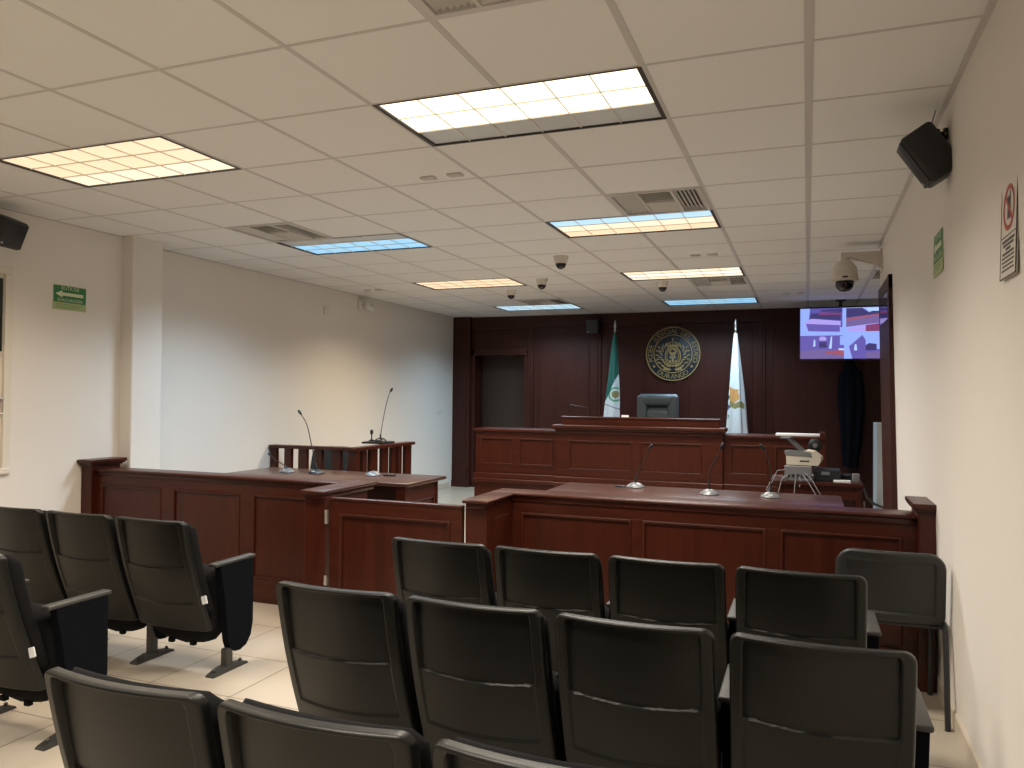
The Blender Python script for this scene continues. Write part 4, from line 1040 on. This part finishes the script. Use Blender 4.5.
# cables beside the table
g = thing('power_cable', 'black power cable looping between the side table and the pale cabinet', 'cable', (0, 0, 0))
m = MB(); m.tube([(.475, 7.6, .70), (.51, 7.7, .60), (.58, 7.9, .52), (.72, 8.2, .44), (.80, 8.5, .40)], .012, 8); m.build('thick_cable', M['black'], g)
m = MB(); m.tube([(.475, 7.55, .58), (.48, 7.5, .35), (.475, 7.48, .10), (.50, 7.5, .012), (.60, 7.6, .012)], .006, 8); m.build('thin_cable', M['cable'], g)

# pale cabinet in the recess and robe on the wall
g = thing('filing_cabinet', 'narrow pale grey cabinet half hidden by the dark door frame', 'cabinet', (1.005, 10.05, 0))
m = MB(); m.box(-.24, .24, 0, .5, .12, 1.21, .006); m.build('body', M['cabinet'], g, smooth=0)
m = MB(); m.box(-.23, .23, .02, .48, 0, .12, .003); m.build('plinth', M['black'], g, smooth=0)
for k in range(3):
    m = MB(); m.box(-.165, .225, -.012, .002, .14+k*.355, .48+k*.355, .004); dd = m.build('drawer', M['cabinet'], g, smooth=0)
    m = MB(); m.box(-.05, .09, -.03, -.01, .37+k*.355, .39+k*.355, .004); m.build('handle', M['metal'], dd, smooth=0)
g = thing('hanging_robe', 'long black robe hanging on the wood wall below the television', 'robe', (.545, YF-.09, 0))
m = MB(); NU, NV = 60, 40
def rb(i, j):
    a = i*2*math.pi/NU; t = j/(NV-1); z = 2.02-1.45*t
    w = .05+.085*smooth01(0, .18, t)+.02*math.sin(t*5)-.02*smooth01(.75, 1, t); d = .03+.035*smooth01(0, .3, t)
    f = 1+.13*math.sin(7*a+1.3*t)*min(1, t*3)+.06*math.sin(13*a)*t
    return (w*f*math.cos(a)+.02*math.sin(3*t), d*f*math.sin(a), z)
V = m.grid(rb, NU, NV, closed_u=True); m.bm.faces.new(V[0]); m.bm.faces.new(V[-1][::-1]); m.build('cloth', M['robe'], g, smooth=70)
m = MB()
V = m.grid(lambda i, j: (.10+.05*math.cos(i*2*math.pi/16)+.07*j/9*(1-.4*j/9), .035*math.sin(i*2*math.pi/16)-.02, 1.88-.55*j/9), 16, 10, closed_u=True); m.bm.faces.new(V[0]); m.bm.faces.new(V[-1][::-1])
m.build('sleeve', M['robe'], g, smooth=70)
m = MB(); m.tube([(0, .088, 2.04), (0, -.02, 2.03), (0, -.03, 2.06)], .008); m.build('hook', M['metal'], g)

# ------------------------------------------------------------------ world, camera, colour management
wd = bpy.data.worlds.new('world'); sc.world = wd; wd.use_nodes = True
wd.node_tree.nodes['Background'].inputs[0].default_value = (.5, .5, .5, 1); wd.node_tree.nodes['Background'].inputs[1].default_value = .05
yaw, pitch, roll, F = .3653, .0165, .0098, 772.24
f = Vector((-math.sin(yaw)*math.cos(pitch), math.cos(yaw)*math.cos(pitch), math.sin(pitch)))
r = Vector((math.cos(yaw), math.sin(yaw), 0)); u = r.cross(f)
r2 = math.cos(roll)*r+math.sin(roll)*u; u2 = -math.sin(roll)*r+math.cos(roll)*u
cam = bpy.data.cameras.new('camera'); co = bpy.data.objects.new('camera', cam); COL.objects.link(co)
co.matrix_world = Matrix(((r2.x, u2.x, -f.x, 0), (r2.y, u2.y, -f.y, 0), (r2.z, u2.z, -f.z, EYE), (0, 0, 0, 1)))
cam.sensor_fit = 'HORIZONTAL'; cam.sensor_width = 36; cam.lens = F/1024*36; cam.clip_start = .02; cam.clip_end = 60
sc.camera = co
sc.view_settings.view_transform = 'Standard'; sc.view_settings.look = 'None'; sc.view_settings.gamma = 1; sc.view_settings.exposure = .18
sc.view_settings.use_curve_mapping = False
sc.cycles.use_denoising = True
sc.cycles.sample_clamp_indirect = 4
